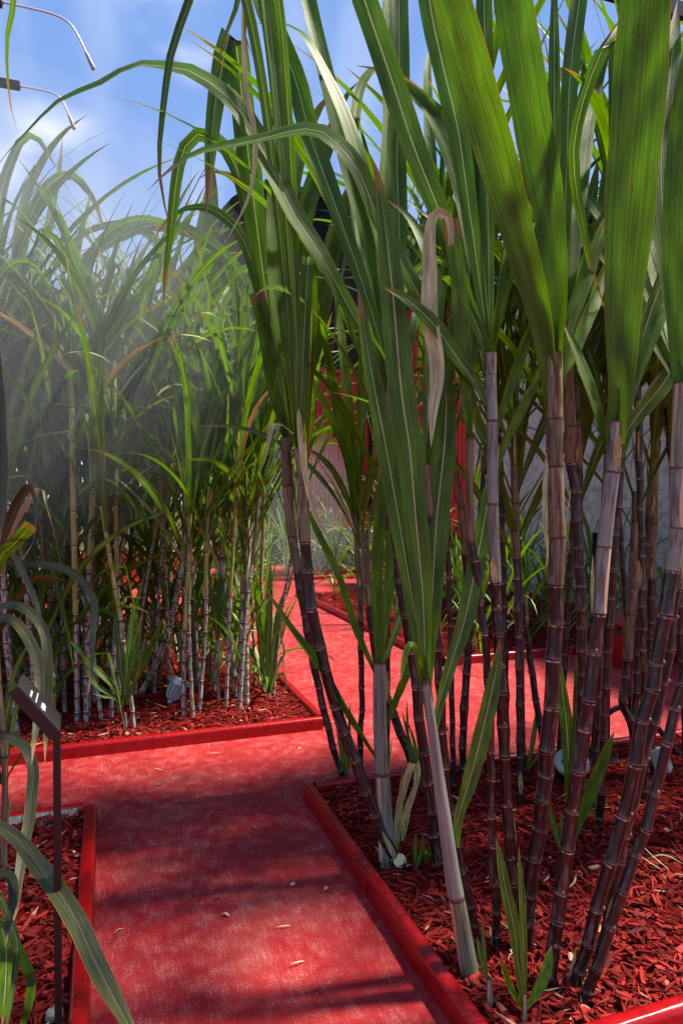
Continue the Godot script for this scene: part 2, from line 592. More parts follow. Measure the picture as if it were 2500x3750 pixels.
func make_materials() -> void:
	var veins := vein_relief()
	for kind in ["top", "under", "dark", "dry"]:
		var m := StandardMaterial3D.new()
		m.resource_name = "leaf " + kind
		m.albedo_texture = leaf_picture(kind)
		m.vertex_color_use_as_albedo = true
		m.roughness = 0.8 if kind == "dry" else 0.42
		m.metallic_specular = 0.3 if kind == "dry" else 0.42
		m.normal_enabled = true
		m.normal_texture = veins
		m.normal_scale = 0.55
		m.backlight_enabled = true
		m.backlight = {"top": Color(0.93, 0.97, 0.40), "under": Color(0.97, 1.0, 0.30), "dark": Color(0.40, 0.33, 0.16), "dry": Color(0.6, 0.5, 0.4)}[kind]
		m.cull_mode = BaseMaterial3D.CULL_DISABLED
		M[kind] = m
	for kind in ["purple", "waxy", "green", "lilac", "tan"]:
		var m := StandardMaterial3D.new()
		m.resource_name = "stalk " + kind
		m.albedo_texture = stalk_picture(kind)
		m.vertex_color_use_as_albedo = true
		m.roughness = {"purple": 0.34, "waxy": 0.5, "green": 0.5, "lilac": 0.55, "tan": 0.7}[kind]
		m.metallic_specular = 0.5
		M[kind] = m
	M.bud = plain(lin(0.16, 0.09, 0.06), 0.5)
	var pp := path_pictures()
	var path := StandardMaterial3D.new()
	path.albedo_texture = pp[0]
	path.heightmap_enabled = true
	path.heightmap_texture = pp[1]
	path.heightmap_scale = 0.12
	path.roughness = 0.72
	path.metallic_specular = 0.42
	path.detail_enabled = true
	path.detail_albedo = noise_texture(61, 0.011, 512, 5, ramp([[0.0, Color(0.54, 0.03, 0.05, 0.6)], [0.34, Color(0.54, 0.045, 0.06, 0.35)], [0.5, Color(0.55, 0.06, 0.08, 0.08)], [0.62, Color(0.55, 0.34, 0.3, 0.05)], [1.0, Color(0.52, 0.36, 0.31, 0.4)]]))
	path.detail_uv_layer = BaseMaterial3D.DETAIL_UV_2
	path.uv2_triplanar = true
	path.uv2_world_triplanar = true
	path.uv2_scale = Vector3.ONE * 0.29
	M.path = triplanar(path, 0.72)
	var kerb := plain(Color.WHITE, 0.3, 0.5)
	kerb.albedo_texture = noise_texture(63, 0.02, 256, 5, ramp([[0.0, Color(0.44, 0.006, 0.02)], [0.5, Color(0.58, 0.008, 0.03)], [0.72, Color(0.61, 0.014, 0.04)], [0.86, Color(0.50, 0.05, 0.05)], [1.0, Color(0.50, 0.20, 0.17)]]))
	kerb.heightmap_enabled = true
	kerb.heightmap_texture = noise_texture(64, 0.06, 256, 3)
	kerb.heightmap_scale = 0.12
	M.kerb = triplanar(kerb, 2.3)
	var mulch := plain(Color.WHITE, 0.9, 0.2)
	mulch.albedo_texture = noise_texture(65, 0.06, 512, 4, ramp([[0.0, Color(0.20, 0.03, 0.028)], [0.5, Color(0.36, 0.05, 0.045)], [1.0, Color(0.50, 0.085, 0.07)]]))
	M.mulch = triplanar(mulch, 2.0)
	M.chip = plain(Color.WHITE, 0.9, 0.2)
	M.chip.vertex_color_use_as_albedo = true
	var wall := plain(Color.WHITE, 0.92, 0.3)
	wall.albedo_texture = noise_texture(66, 0.012, 512, 6, ramp([[0.0, Color(0.60, 0.57, 0.51)], [0.5, Color(0.74, 0.71, 0.64)], [1.0, Color(0.82, 0.79, 0.72)]]))
	wall.heightmap_enabled = true
	wall.heightmap_texture = noise_texture(67, 0.16, 512, 3)
	wall.heightmap_scale = 0.7
	M.concrete = triplanar(wall, 0.9)
	var raw := plain(Color.WHITE, 0.95, 0.2)
	raw.albedo_texture = noise_texture(68, 0.05, 256, 4, ramp([[0.0, Color(0.30, 0.28, 0.25)], [0.5, Color(0.55, 0.53, 0.48)], [1.0, Color(0.76, 0.74, 0.69)]]))
	M.raw = triplanar(raw, 4.0)
	var stone := plain(Color.WHITE, 0.95, 0.2)
	stone.albedo_texture = noise_texture(69, 0.03, 256, 5, ramp([[0.0, Color(0.25, 0.24, 0.22)], [0.5, Color(0.5, 0.49, 0.46)], [1.0, Color(0.66, 0.65, 0.61)]]))
	stone.heightmap_enabled = true
	stone.heightmap_texture = stone.albedo_texture
	stone.heightmap_scale = 2.0
	M.stone = triplanar(stone, 1.1)
	var soil := plain(Color.WHITE, 1.0, 0.1)
	soil.albedo_texture = noise_texture(70, 0.03, 256, 4, ramp([[0.0, Color(0.20, 0.20, 0.12)], [1.0, Color(0.42, 0.38, 0.27)]]))
	M.soil = triplanar(soil, 0.2)
	var rust := plain(Color.WHITE, 0.5, 0.4)
	rust.albedo_texture = noise_texture(71, 0.008, 256, 5, ramp([[0.0, Color(0.50, 0.06, 0.06)], [0.55, Color(0.62, 0.09, 0.09)], [0.8, Color(0.66, 0.16, 0.15)], [1.0, Color(0.68, 0.36, 0.33)]]))
	M.red_metal = triplanar(rust, 0.3)
	M.brick = triplanar(plain(Color.WHITE, 0.85, 0.3), 1.5)
	M.brick.albedo_texture = noise_texture(72, 0.03, 256, 4, ramp([[0.0, Color(0.66, 0.22, 0.12)], [0.6, Color(0.78, 0.33, 0.2)], [1.0, Color(0.83, 0.56, 0.42)]]))
	M.mortar = plain(Color(0.78, 0.6, 0.5), 0.9)
	M.red_paint = plain(Color(0.56, 0.012, 0.035), 0.4)
	M.black = plain(Color(0.075, 0.072, 0.078), 0.42)
	M.black_rough = plain(Color(0.06, 0.06, 0.065), 0.75, 0.3)
	M.black_panel = plain(Color(0.17, 0.165, 0.16), 0.55)
	M.print = plain(Color(0.86, 0.87, 0.88), 0.6)
	M.silver = plain(Color(0.80, 0.82, 0.83), 0.36, 0.5, 0.35)
	M.dull_grey = plain(Color(0.62, 0.63, 0.62), 0.5)
	M.lens = plain(Color(0.14, 0.17, 0.2), 0.12)
	M.steel = plain(Color(0.78, 0.80, 0.82), 0.35, 0.5, 0.2)
	M.hose = plain(Color(0.05, 0.048, 0.05), 0.35)
	M.box_grey = plain(Color(0.62, 0.65, 0.6), 0.6)
	M.cut = plain(Color(0.85, 0.78, 0.6), 0.85)
	M.scrap = plain(Color(0.76, 0.70, 0.55), 0.85)
	M.scrap.backlight_enabled = true
	M.scrap.backlight = Color(0.4, 0.36, 0.3)
	M.scrap_green = plain(Color(0.42, 0.46, 0.25), 0.7)
	M.pebble = triplanar(plain(Color.WHITE, 0.9), 9.0)
	M.pebble.albedo_texture = raw.albedo_texture


# ------------------------------------------------------------------ ground, beds, kerbs
func quad_sheet(x0: float, x1: float, z0: float, z1: float) -> PlaneMesh:
	var m := PlaneMesh.new()
	m.size = Vector2(absf(x1 - x0), absf(z1 - z0))
	return m


func box(sx: float, sy: float, sz: float) -> BoxMesh:
	var m := BoxMesh.new()
	m.size = Vector3(sx, sy, sz)
	return m


# a prism of an outline (x, y) pulled along z, flat shaded
func prism(outline: PackedVector2Array, depth: float) -> ArrayMesh:
	var st := SurfaceTool.new()
	st.begin(Mesh.PRIMITIVE_TRIANGLES)
	st.set_smooth_group(-1)
	var n := outline.size()
	if Geometry2D.is_polygon_clockwise(outline):
		outline.reverse()
	for i in n:
		var a := outline[i]
		var b := outline[(i + 1) % n]
		var q := [Vector3(a.x, a.y, depth / 2), Vector3(b.x, b.y, depth / 2), Vector3(b.x, b.y, -depth / 2), Vector3(a.x, a.y, -depth / 2)]
		for k in [0, 1, 2, 0, 2, 3]:
			st.add_vertex(q[k])
	var tri := Geometry2D.triangulate_polygon(outline)
	for i in range(0, tri.size(), 3):
		for s in [1.0, -1.0]:
			var o := [tri[i], tri[i + 1], tri[i + 2]]
			if s > 0:
				o.reverse()
			for k in o:
				st.add_vertex(Vector3(outline[k].x, outline[k].y, s * depth / 2))
	st.generate_normals()
	return st.commit()


# A rounded kerb stone: cross-section pulled along z
func kerb_stone(length: float) -> ArrayMesh:
	var w := 0.031
	var h := 0.085
	var sec := PackedVector2Array([Vector2(w + 0.002, -0.02), Vector2(w, h - 0.022), Vector2(w - 0.004, h - 0.010), Vector2(w - 0.011, h - 0.003), Vector2(w * 0.4, h), Vector2(-w * 0.4, h), Vector2(-w + 0.011, h - 0.003), Vector2(-w + 0.004, h - 0.010), Vector2(-w, h - 0.022), Vector2(-w - 0.002, -0.02)])
	var v := PackedVector3Array()
	var uv := PackedVector2Array()
	var rows := maxi(3, int(length / 0.12))
	for r in rows + 3:
		var z := -length / 2 + length * clampf(float(r - 1) / rows, 0, 1)
		var shrink := 0.9 if r == 0 or r == rows + 2 else 1.0
		for k in sec.size():
			var wob := 0.0012 * sin(z * 9.0 + k * 1.3) + 0.0008 * sin(z * 31.0 + k * 2.1)
			v.append(Vector3((sec[k].x + wob) * shrink, (sec[k].y + wob * 0.7) * lerpf(1.0, shrink, 0.3), z))
			uv.append(Vector2(k * 0.1, z))
	return sheet(v, uv, sec.size())


func kerb(a: Vector2, b: Vector2, label: String) -> Node3D:
	# a and b are (across, along) ends of the kerb's centre line
	var d := b - a
	var n := maxi(1, roundi(d.length() / 1.15))
	var k := thing("kerb", label, "kerb", Vector3(a.x, 0, -a.y), "red painted kerbs round the beds")
	var piece := kerb_stone(d.length() / n - 0.004)
	for i in n:
		var c := d * (i + 0.5) / n
		var o := part("kerb_stone", piece, M.kerb, k, Vector3(c.x + 0.002 * sin(i * 2.0 + a.x), 0.0015 * sin(i * 3.1), -c.y))
		o.rotation.y = atan2(-d.x, d.y) + PI + 0.002 * sin(i * 5.0)
	return k


func build_ground() -> void:
	var g := structure("ground", quad_sheet(-300, 300, -300, 300), M.soil, Vector3(0, -0.03, 0))
	g.name = "ground"
	structure("path", quad_sheet(-9, 9, -4, 14), M.path, Vector3(0, 0, -6.0)).scale = Vector3(1, 1, 1.17)
	kerb(Vector2(-0.092, -0.9), Vector2(-0.092, 3.58), "red kerb beside the black sign post, edging the near left bed")
	var back := kerb(Vector2(-4.0, 3.60), Vector2(-0.125, 3.60), "red kerb with chipped white patch closing the near left bed")
	part("chipped_patch", chipped(), M.raw, back, Vector3(3.62, 0.0, 0.034))
	kerb(Vector2(1.012, 1.56), Vector2(1.012, 3.46), "red kerb running along the near path, left edge of right bed")
	kerb(Vector2(1.045, 3.47), Vector2(6.4, 3.47), "red kerb behind the tall dark canes of the right bed")
	kerb(Vector2(1.045, 1.575), Vector2(4.0, 1.575), "red kerb in the bottom right corner, front of right bed")
	kerb(Vector2(-5.5, 4.52), Vector2(1.42, 4.52), "long red kerb along the front of the misty left bed")
	kerb(Vector2(1.42, 4.555), Vector2(1.42, 9.6), "red kerb edging the far path on its left")
	kerb(Vector2(3.07, 5.88), Vector2(3.07, 11.2), "red kerb edging the far path on its right")
	kerb(Vector2(3.105, 5.88), Vector2(6.9, 5.88), "red kerb at the front of the far right bed")
	kerb(Vector2(1.5, 13.75), Vector2(3.2, 13.35), "far red kerb, slanting piece where the path ends")
	kerb(Vector2(3.24, 13.33), Vector2(6.9, 13.33), "far red kerb in front of the red metal wall")
	kerb(Vector2(-5.5, 9.64), Vector2(1.39, 9.64), "red kerb at the back of the misty left bed")


func chipped() -> ArrayMesh:
	# bare cement where the paint has come off the inner edge, a ragged strip
	var v := PackedVector3Array()
	var uv := PackedVector2Array()
	var n := 26
	for i in n:
		var x := -0.55 + 0.78 * i / (n - 1)
		var rag := 0.012 + 0.010 * absf(sin(i * 1.9)) + 0.006 * sin(i * 4.7)
		for k in 3:
			v.append(Vector3(x, [0.079, 0.062 - rag * 0.3, 0.03][k], [-0.004, rag * 0.7 + 0.004, rag + 0.008][k]))
			uv.append(Vector2(i, k))
	return sheet(v, uv, 3)


func bed_slab(called: String, x0: float, x1: float, w0: float, w1: float) -> MeshInstance3D:
	# gently uneven mulch surface
	var v := PackedVector3Array()
	var uv := PackedVector2Array()
	var nx := clampi(int((x1 - x0) / 0.12), 4, 70)
	var nz := clampi(int((w1 - w0) / 0.12), 4, 70)
	var n := noise(77, 1.4, 3)
	for j in nz + 1:
		for i in nx + 1:
			var x := lerpf(x0, x1, float(i) / nx)
			var w := lerpf(w0, w1, float(j) / nz)
			v.append(Vector3(x, 0.038 + n.get_noise_2d(x, w) * 0.022, -w))
			uv.append(Vector2(x, w))
	return structure(called, sheet(v, uv, nx + 1), M.mulch)


# ------------------------------------------------------------------ mulch
func make_chips() -> void:
	for k in 6:
		var st := SurfaceTool.new()
		st.begin(Mesh.PRIMITIVE_TRIANGLES)
		st.set_smooth_group(-1)
		var l: float = [0.055, 0.042, 0.08, 0.026, 0.05, 0.066][k]
		var w: float = [0.013, 0.02, 0.009, 0.016, 0.006, 0.015][k]
		var h: float = [0.004, 0.005, 0.004, 0.006, 0.003, 0.0035][k]
		var bend: float = [0.0015, -0.001, 0.003, 0.0, 0.002, -0.002][k]
		var ring := []
		for s in 3:
			var x := (s - 1) * l / 2
			var ww: float = w / 2 * [[0.15, 0.8, 0.3, 0.6, 0.2, 0.45][k], 1.0, [0.5, 0.7, 0.12, 0.9, 0.3, 0.2][k]][s]
			var hh: float = h / 2 * [0.6, 1.0, 0.5][s]
			var dy := bend if s == 1 else 0.0
			var dz: float = [0.002, 0.0, -0.003][s]
			ring.append([Vector3(x, dy - hh, dz - ww), Vector3(x, dy - hh, dz + ww), Vector3(x + 0.002, dy + hh, dz + ww * 0.8), Vector3(x - 0.003, dy + hh, dz - ww * 0.7)])
		for s in 2:
			for c in 4:
				var a: Vector3 = ring[s][c]
				var b: Vector3 = ring[s][(c + 1) % 4]
				var e: Vector3 = ring[s + 1][c]
				var f: Vector3 = ring[s + 1][(c + 1) % 4]
				for q in [a, e, b, b, e, f]:
					st.add_vertex(q)
		for s in [0, 2]:
			var r: Array = ring[s]
			var order := [0, 1, 2, 0, 2, 3] if s == 0 else [0, 2, 1, 0, 3, 2]
			for q in order:
				st.add_vertex(r[q])
		st.generate_normals()
		chip_meshes.append(st.commit())


func chip_color() -> Color:
	var k := rng.randf()
	var b := rng.randf_range(0.45, 1.4)
	if k < 0.03:
		return Color(0.40, 0.19, 0.13) * b
	if k < 0.25:
		return Color(0.11, 0.012, 0.010) * b
	return Color(0.25, 0.020, 0.016) * b


func chip_place(x: float, w: float) -> Transform3D:
	var bas := Basis(Vector3.UP, rng.randf() * TAU) * Basis(Vector3.FORWARD, rng.randfn(0.0, 0.17)) * Basis(Vector3.RIGHT, rng.randfn(0.0, 0.3))
	var s := 0.4 + 1.0 * pow(rng.randf(), 1.4)
	return Transform3D(bas.scaled(Vector3(s, s, s)), Vector3(x, 0.046 + absf(rng.randfn(0.0, 0.011)), -w))


func scatter(bed: Node, rects: Array, singles: int) -> void:
	# rects: [x0, x1, w0, w1, chips a square metre]; the first `singles` of the first rect are chips of their own
	var lists := [[], [], [], [], [], []]
	var done := 0
	for r in rects:
		var n := int((r[1] - r[0]) * (r[3] - r[2]) * r[4])
		for i in n:
			var x := rng.randf_range(r[0], r[1])
			var w := rng.randf_range(r[2], r[3])
			var t := chip_place(x, w)
			var c := chip_color()
			var k := rng.randi() % 6
			if done < singles and rng.randf() < 0.25:
				done += 1
				var o := part("mulch_chip", chip_meshes[k], chip_shade(c), bed)
				t.origin.y += 0.008
				o.transform = t
			else:
				lists[k].append([t, c])
	for k in 6:
		if lists[k].is_empty():
			continue
		var mm := MultiMesh.new()
		mm.transform_format = MultiMesh.TRANSFORM_3D
		mm.use_colors = true
		mm.mesh = chip_meshes[k]
		mm.instance_count = lists[k].size()
		for i in lists[k].size():
			mm.set_instance_transform(i, lists[k][i][0])
			mm.set_instance_color(i, lists[k][i][1])
		var o := MultiMeshInstance3D.new()
		o.name = "mulch_chips"
		o.multimesh = mm
		o.material_override = M.chip
		o.set_meta("kind", "stuff")
		bed.add_child(o, true)


var shades := {}


func chip_shade(c: Color) -> StandardMaterial3D:
	var k := "%d %d" % [int(c.r * 12), int(c.g * 30)]
	if not shades.has(k):
		shades[k] = plain(c.linear_to_srgb(), 0.75, 0.3)
	return shades[k]


func build_mulch() -> void:
	var b := bed_slab("mulch_right", 1.03, 6.4, 1.59, 3.46)
	scatter(b, [[1.05, 2.1, 1.6, 2.4, 2600], [2.1, 3.6, 1.6, 2.4, 2200], [1.05, 3.6, 2.4, 3.44, 2000], [3.6, 6.0, 1.6, 3.44, 500]], 300)
	var a := bed_slab("mulch_near_left", -4.0, -0.12, -0.9, 3.58)
	scatter(a, [[-0.75, -0.125, 1.7, 3.56, 2400], [-1.6, -0.75, 1.9, 3.56, 1700]], 200)
	var c := bed_slab("mulch_left", -5.5, 1.39, 4.55, 9.61)
	scatter(c, [[-2.2, 1.38, 4.56, 5.6, 2000], [-2.6, 1.38, 5.6, 7.0, 1100], [-2.6, 1.38, 7.0, 9.6, 400]], 200)
	var d := bed_slab("mulch_far_right", 3.10, 6.9, 5.91, 11.2)
	scatter(d, [[3.11, 4.6, 5.92, 7.5, 1000], [3.11, 4.6, 7.5, 11.1, 500], [4.6, 6.6, 5.92, 7.5, 700]], 0)
	var e := bed_slab("mulch_far", 1.6, 6.9, 13.36, 14.9)
	scatter(e, [[2.0, 6.0, 13.4, 14.2, 250]], 0)

# ------------------------------------------------------------------ generated from measurements
const RIGHT_CANES := [
	["thin leaning cane, leftmost of the right bed, tan sheath above",[1.232,0.04,-3.529],[0,0,0,-0.071,0.276,-0.029,-0.142,0.602,-0.058,-0.207,0.992,-0.086,-0.242,1.226,-0.102,-0.285,1.617,-0.122,-0.291,1.929,-0.129],0.0183,0.0282,"purple",0.62,"tan",0.130,0,[
		[[-0.291,1.96,-0.129,-0.347,2.339,-0.138,-0.416,2.803,-0.139,-0.479,3.271,-0.131,-0.528,3.671,-0.118,-0.567,3.993,-0.105,-0.591,4.1,-0.104,-0.623,4.041,-0.108,-0.651,3.885,-0.1,-0.684,3.715,-0.093,-0.713,3.47,-0.075,-0.742,3.061,-0.037],0.126,[-0.28,-0.277,0.919],"top",0,0,0.25,1],
		[[-0.293,1.975,-0.131,-0.304,2.399,-0.189,-0.261,2.89,-0.261,-0.225,3.33,-0.335,-0.119,3.729,-0.382,0.007,3.99,-0.399,0.102,4.089,-0.395],0.108,[0.09,0.127,0.988],"under",0,0,0.16,0.8],
		[[-0.285,1.975,-0.128,-0.243,2.443,-0.159,-0.173,3.124,-0.227,-0.078,3.47,-0.247,0.013,3.72,-0.257,0.105,3.967,-0.266,0.186,4.077,-0.26],0.112,[-0.286,0.136,0.949],"under",0,0,0.16,0.75],
		[[-0.273,1.945,-0.123,-0.152,2.402,-0.122,-0.051,2.872,-0.144,0.047,3.237,-0.16,0.118,3.473,-0.169],0.122,[-0.129,0.075,0.989],"under",0,0,0.16,0.7],
		[[-0.302,1.929,-0.133,-0.362,2.233,-0.143,-0.401,2.495,-0.142,-0.457,2.722,-0.145],0.090,[-0.055,-0.007,0.998],"top",0,1,0.16,1],
		[[-0.294,1.96,-0.13,-0.366,2.548,-0.192,-0.444,3.102,-0.264,-0.54,3.506,-0.334,-0.641,3.654,-0.385,-0.733,3.689,-0.426,-0.809,3.613,-0.461,-0.847,3.467,-0.485,-0.883,3.126,-0.524,-0.911,2.91,-0.551,-0.923,2.707,-0.571],0.082,[-0.363,-0.194,0.912],"top",0,0,0.16,1.3],
		[[-0.302,1.96,-0.133,-0.329,2.643,-0.246,-0.377,3.097,-0.353,-0.421,3.298,-0.411,-0.464,3.423,-0.455,-0.557,3.529,-0.519,-0.643,3.55,-0.57,-0.721,3.513,-0.619],0.073,[-0.283,0.263,0.922],"under",0,0,0.16,1.2],
		[[-0.302,1.96,-0.133,-0.37,2.561,-0.243,-0.469,3.061,-0.374,-0.612,3.273,-0.476,-0.761,3.32,-0.563,-0.881,3.267,-0.635,-0.973,3.149,-0.701],0.067,[-0.406,0.196,0.893],"top",0,0,0.16,1]]],
	["thick dark purple cane crossing the front of the far path, leaning left",[1.166,0.04,-2.613],[0,0,0,-0.079,0.173,-0.03,-0.152,0.393,-0.058,-0.19,0.497,-0.073,-0.244,0.649,-0.094,-0.304,0.888,-0.118,-0.349,1.126,-0.137,-0.371,1.365,-0.148,-0.386,1.723,-0.159,-0.401,1.795,-0.165],0.0269,0.0226,"purple",0.74,"tan",0.130,0,[
		[[-0.406,1.795,-0.167,-0.418,2.084,-0.225,-0.452,2.468,-0.337,-0.439,2.88,-0.45,-0.413,3.233,-0.544,-0.414,3.56,-0.641,-0.407,3.568,-0.642,-0.385,3.508,-0.659,-0.362,3.374,-0.704],0.072,[0.098,0.266,0.959],"under",0,0,0.16,1],
		[[-0.395,1.795,-0.163,-0.36,2.206,-0.222,-0.32,2.592,-0.296,-0.311,2.671,-0.313,-0.305,2.649,-0.316,-0.276,2.372,-0.38,-0.267,2.006,-0.478,-0.244,1.775,-0.534],0.061,[-0.44,-0.247,0.864],"top",0,0,0.16,1.15],
		[[-0.406,1.819,-0.167,-0.403,1.957,-0.156,-0.39,1.723,-0.118,-0.347,1.493,-0.061,-0.28,1.381,-0.011],0.026,[-0.61,0.088,0.788],"dry",0,0,0.16,1],
		[[-0.403,1.795,-0.166,-0.462,2.53,-0.156,-0.56,3.299,-0.135,-0.672,3.768,-0.131,-0.768,3.877,-0.149,-0.82,3.78,-0.155,-0.852,3.567,-0.141,-0.895,3.438,-0.14,-0.927,3.328,-0.137,-0.952,3.152,-0.124,-0.974,2.927,-0.103,-0.969,2.777,-0.082,-0.934,2.593,-0.044],0.042,[-0.442,0.135,0.887],"top",0,0,0.16,0.7],
		[[-0.399,1.795,-0.164,-0.423,2.531,-0.145,-0.505,3.303,-0.123,-0.571,3.776,-0.106,-0.604,3.889,-0.107],0.048,[0.053,-0.025,0.998],"top",0,1,0.16,1],
		[[-0.551,3.947,-0.249,-0.574,4.016,-0.253,-0.604,3.913,-0.253,-0.617,3.687,-0.231,-0.623,3.566,-0.216,-0.621,3.288,-0.174,-0.599,3.131,-0.14,-0.595,2.975,-0.112,-0.631,2.784,-0.089,-0.735,2.578,-0.081],0.025,[-0.708,0.083,0.701],"dry",0,0,0.16,1.3],
		[[-0.396,1.795,-0.164,-0.414,2.653,-0.16,-0.461,3.446,-0.157,-0.518,3.889,-0.163,-0.572,3.977,-0.178,-0.601,3.823,-0.179,-0.61,3.647,-0.171,-0.626,3.53,-0.169,-0.617,3.46,-0.162,-0.594,3.399,-0.15],0.043,[-0.587,0.084,0.805],"top",0,0,0.16,1.1],
		[[-0.401,1.795,-0.165,-0.43,2.661,-0.188,-0.504,3.479,-0.225,-0.568,3.9,-0.254,-0.596,3.947,-0.264,-0.618,3.83,-0.27,-0.631,3.713,-0.273,-0.688,3.55,-0.29,-0.724,3.385,-0.3],0.042,[-0.167,-0.109,0.98],"top",0,0,0.16,1]]],
	["slender straight cane with a narrow leaf fan, behind the two left canes",[1.361,0.04,-3.585],[0,0,0,-0.003,0.212,-0.004,0.009,0.432,-0.003,0.004,0.658,-0.008,0,0.997,-0.015,-0.02,1.389,-0.027,-0.027,1.49,-0.031],0.0173,0.0159,"purple",0.60,"tan",0.120,2,[
		[[-0.03,1.499,-0.032,-0.046,1.784,-0.087,-0.082,2.111,-0.179,-0.108,2.453,-0.28,-0.133,2.719,-0.366,-0.17,2.848,-0.418],0.055,[-0.379,0.243,0.893],"top",0,0,0.16,1],
		[[-0.024,1.499,-0.03,-0.022,1.945,-0.107,-0.025,2.362,-0.207,-0.032,2.711,-0.3,-0.034,2.983,-0.373],0.061,[-0.022,0.243,0.97],"under",0,0,0.16,1],
		[[-0.017,1.499,-0.028,0.019,1.863,-0.057,0.048,2.269,-0.112,0.091,2.604,-0.157,0.176,2.949,-0.194],0.057,[-0.638,0.163,0.753],"under",0,0,0.16,1],
		[[-0.032,1.468,-0.032,-0.137,1.685,0.007,-0.244,1.803,0.041,-0.345,1.859,0.065],0.044,[0.319,0.066,0.945],"top",0,0,0.16,1],
		[[-0.013,1.483,-0.026,0.038,1.702,0.024,0.111,1.87,0.091,0.188,1.913,0.143],0.045,[-0.033,-0.473,0.88],"top",0,0,0.16,1]]],
	["grey lilac sheathed young cane beside the pale cut stump",[1.127,0.04,-2.649],[0,0,0,-0.007,0.171,-0.005,-0.015,0.331,-0.01,-0.024,0.531,-0.016,-0.031,0.715,-0.021,-0.028,0.878,-0.023],0.0347,0.0249,"lilac",0.00,"lilac",0.260,0,[
		[[-0.03,0.442,-0.017,-0.079,0.502,-0.03,-0.205,0.71,-0.054,-0.313,0.894,-0.069,-0.419,1.04,-0.083,-0.483,1.148,-0.089,-0.509,1.209,-0.088],0.058,[0.602,0.447,0.662],"under",0,0,0.5,1],
		[[-0.022,0.713,-0.018,-0.042,0.807,-0.029,-0.119,0.989,-0.067,-0.177,1.192,-0.101,-0.248,1.371,-0.14,-0.313,1.531,-0.176,-0.355,1.633,-0.2],0.052,[0.49,0.321,0.811],"under",0,0,0.5,1],
		[[-0.014,0.583,-0.013,0.022,0.662,-0.015,0.079,0.785,-0.027,0.137,0.886,-0.039,0.208,0.976,-0.048],0.052,[0.301,-0.052,0.952],"under",0,0,0.5,1],
		[[-0.032,0.866,-0.024,-0.023,1.131,-0.068,0.005,1.367,-0.117,0.036,1.586,-0.167,0.066,1.788,-0.215],0.054,[-0.195,0.232,0.953],"under",0,0,0.16,1],
		[[-0.024,0.866,-0.021,0.017,1.158,-0.035,0.053,1.429,-0.058,0.076,1.61,-0.076,0.108,1.805,-0.095],0.052,[-0.612,0.151,0.776],"under",0,0,0.16,1],
		[[-0.02,0.854,-0.019,0.054,0.972,-0.06,0.144,1.113,-0.141,0.262,1.275,-0.245],0.041,[0.267,0.363,0.893],"top",0,0,0.16,1]]],
	["brown black cane left of the pale lilac cane, bare stalk",[1.309,0.04,-2.529],[0,0,0,-0.028,0.282,-0.014,-0.047,0.437,-0.023,-0.074,0.659,-0.035,-0.09,0.836,-0.043,-0.111,0.989,-0.053,-0.144,1.19,-0.067,-0.16,1.426,-0.076,-0.181,1.839,-0.09,-0.182,2.07,-0.093],0.0245,0.0202,"purple",0.72,"tan",0.125,0,[
		[[-0.186,2.07,-0.095,-0.211,2.158,-0.103,-0.31,2.311,-0.133,-0.409,2.499,-0.161,-0.483,2.64,-0.182,-0.559,2.748,-0.203,-0.654,2.939,-0.226,-0.748,3.129,-0.249,-0.819,3.225,-0.267,-0.882,3.28,-0.285,-0.978,3.341,-0.311,-1.081,3.358,-0.34,-1.163,3.361,-0.362,-1.237,3.336,-0.382,-1.318,3.275,-0.402,-1.453,3.212,-0.437,-1.52,3.166,-0.454,-1.619,3.054,-0.476,-1.718,2.935,-0.497,-1.83,2.744,-0.516],0.099,[-0.313,-0.132,0.941],"top",70,0,0.16,1],
		[[-0.18,2.047,-0.092,-0.219,2.246,-0.118,-0.278,2.483,-0.159,-0.346,2.724,-0.206,-0.418,2.969,-0.257,-0.479,3.181,-0.302,-0.523,3.409,-0.343,-0.601,3.642,-0.399,-0.654,3.799,-0.437,-0.696,3.958,-0.471,-0.941,4.783,-0.661],0.093,[-0.296,0.115,0.948],"top",0,0,0.22,1],
		[[-0.178,2.07,-0.092,-0.162,2.305,-0.104,-0.192,2.666,-0.154,-0.257,2.976,-0.215,-0.323,3.268,-0.278,-0.404,3.491,-0.339,-0.489,3.665,-0.396,-0.578,3.718,-0.443,-0.645,3.731,-0.477,-0.685,3.711,-0.497,-0.707,3.678,-0.511],0.080,[-0.237,0.185,0.954],"under",40,0,0.16,1],
		[[-0.175,2.036,-0.091,-0.189,2.376,-0.161,-0.146,2.834,-0.266,-0.058,3.334,-0.378,-0.021,3.8,-0.499,0.049,4.216,-0.595,0.242,5.327,-0.841],0.080,[-0.195,0.254,0.947],"under",0,0,0.16,1],
		[[-0.18,2.036,-0.092,-0.233,2.317,-0.178,-0.247,2.715,-0.308,-0.223,3.15,-0.448,-0.154,3.545,-0.56,-0.055,3.718,-0.592,0.038,3.676,-0.603,0.118,3.551,-0.646],0.061,[0.193,0.188,0.963],"top",0,0,0.16,1.2],
		[[-0.178,2.036,-0.091,-0.206,2.336,-0.151,-0.232,2.719,-0.247,-0.288,3.156,-0.378,-0.329,3.536,-0.493,-0.374,3.924,-0.612,-0.397,4.135,-0.676,-0.535,5.195,-1.002],0.077,[-0.236,0.258,0.937],"under",0,0,0.16,1],
		[[-0.173,2.036,-0.09,-0.149,2.31,-0.119,-0.103,2.685,-0.175,-0.079,3.117,-0.26,-0.04,3.439,-0.319,0.002,3.948,-0.422,0.027,4.197,-0.471,0.126,5.204,-0.667],0.092,[-0.389,0.212,0.897],"top",0,0,0.16,1.25]]],
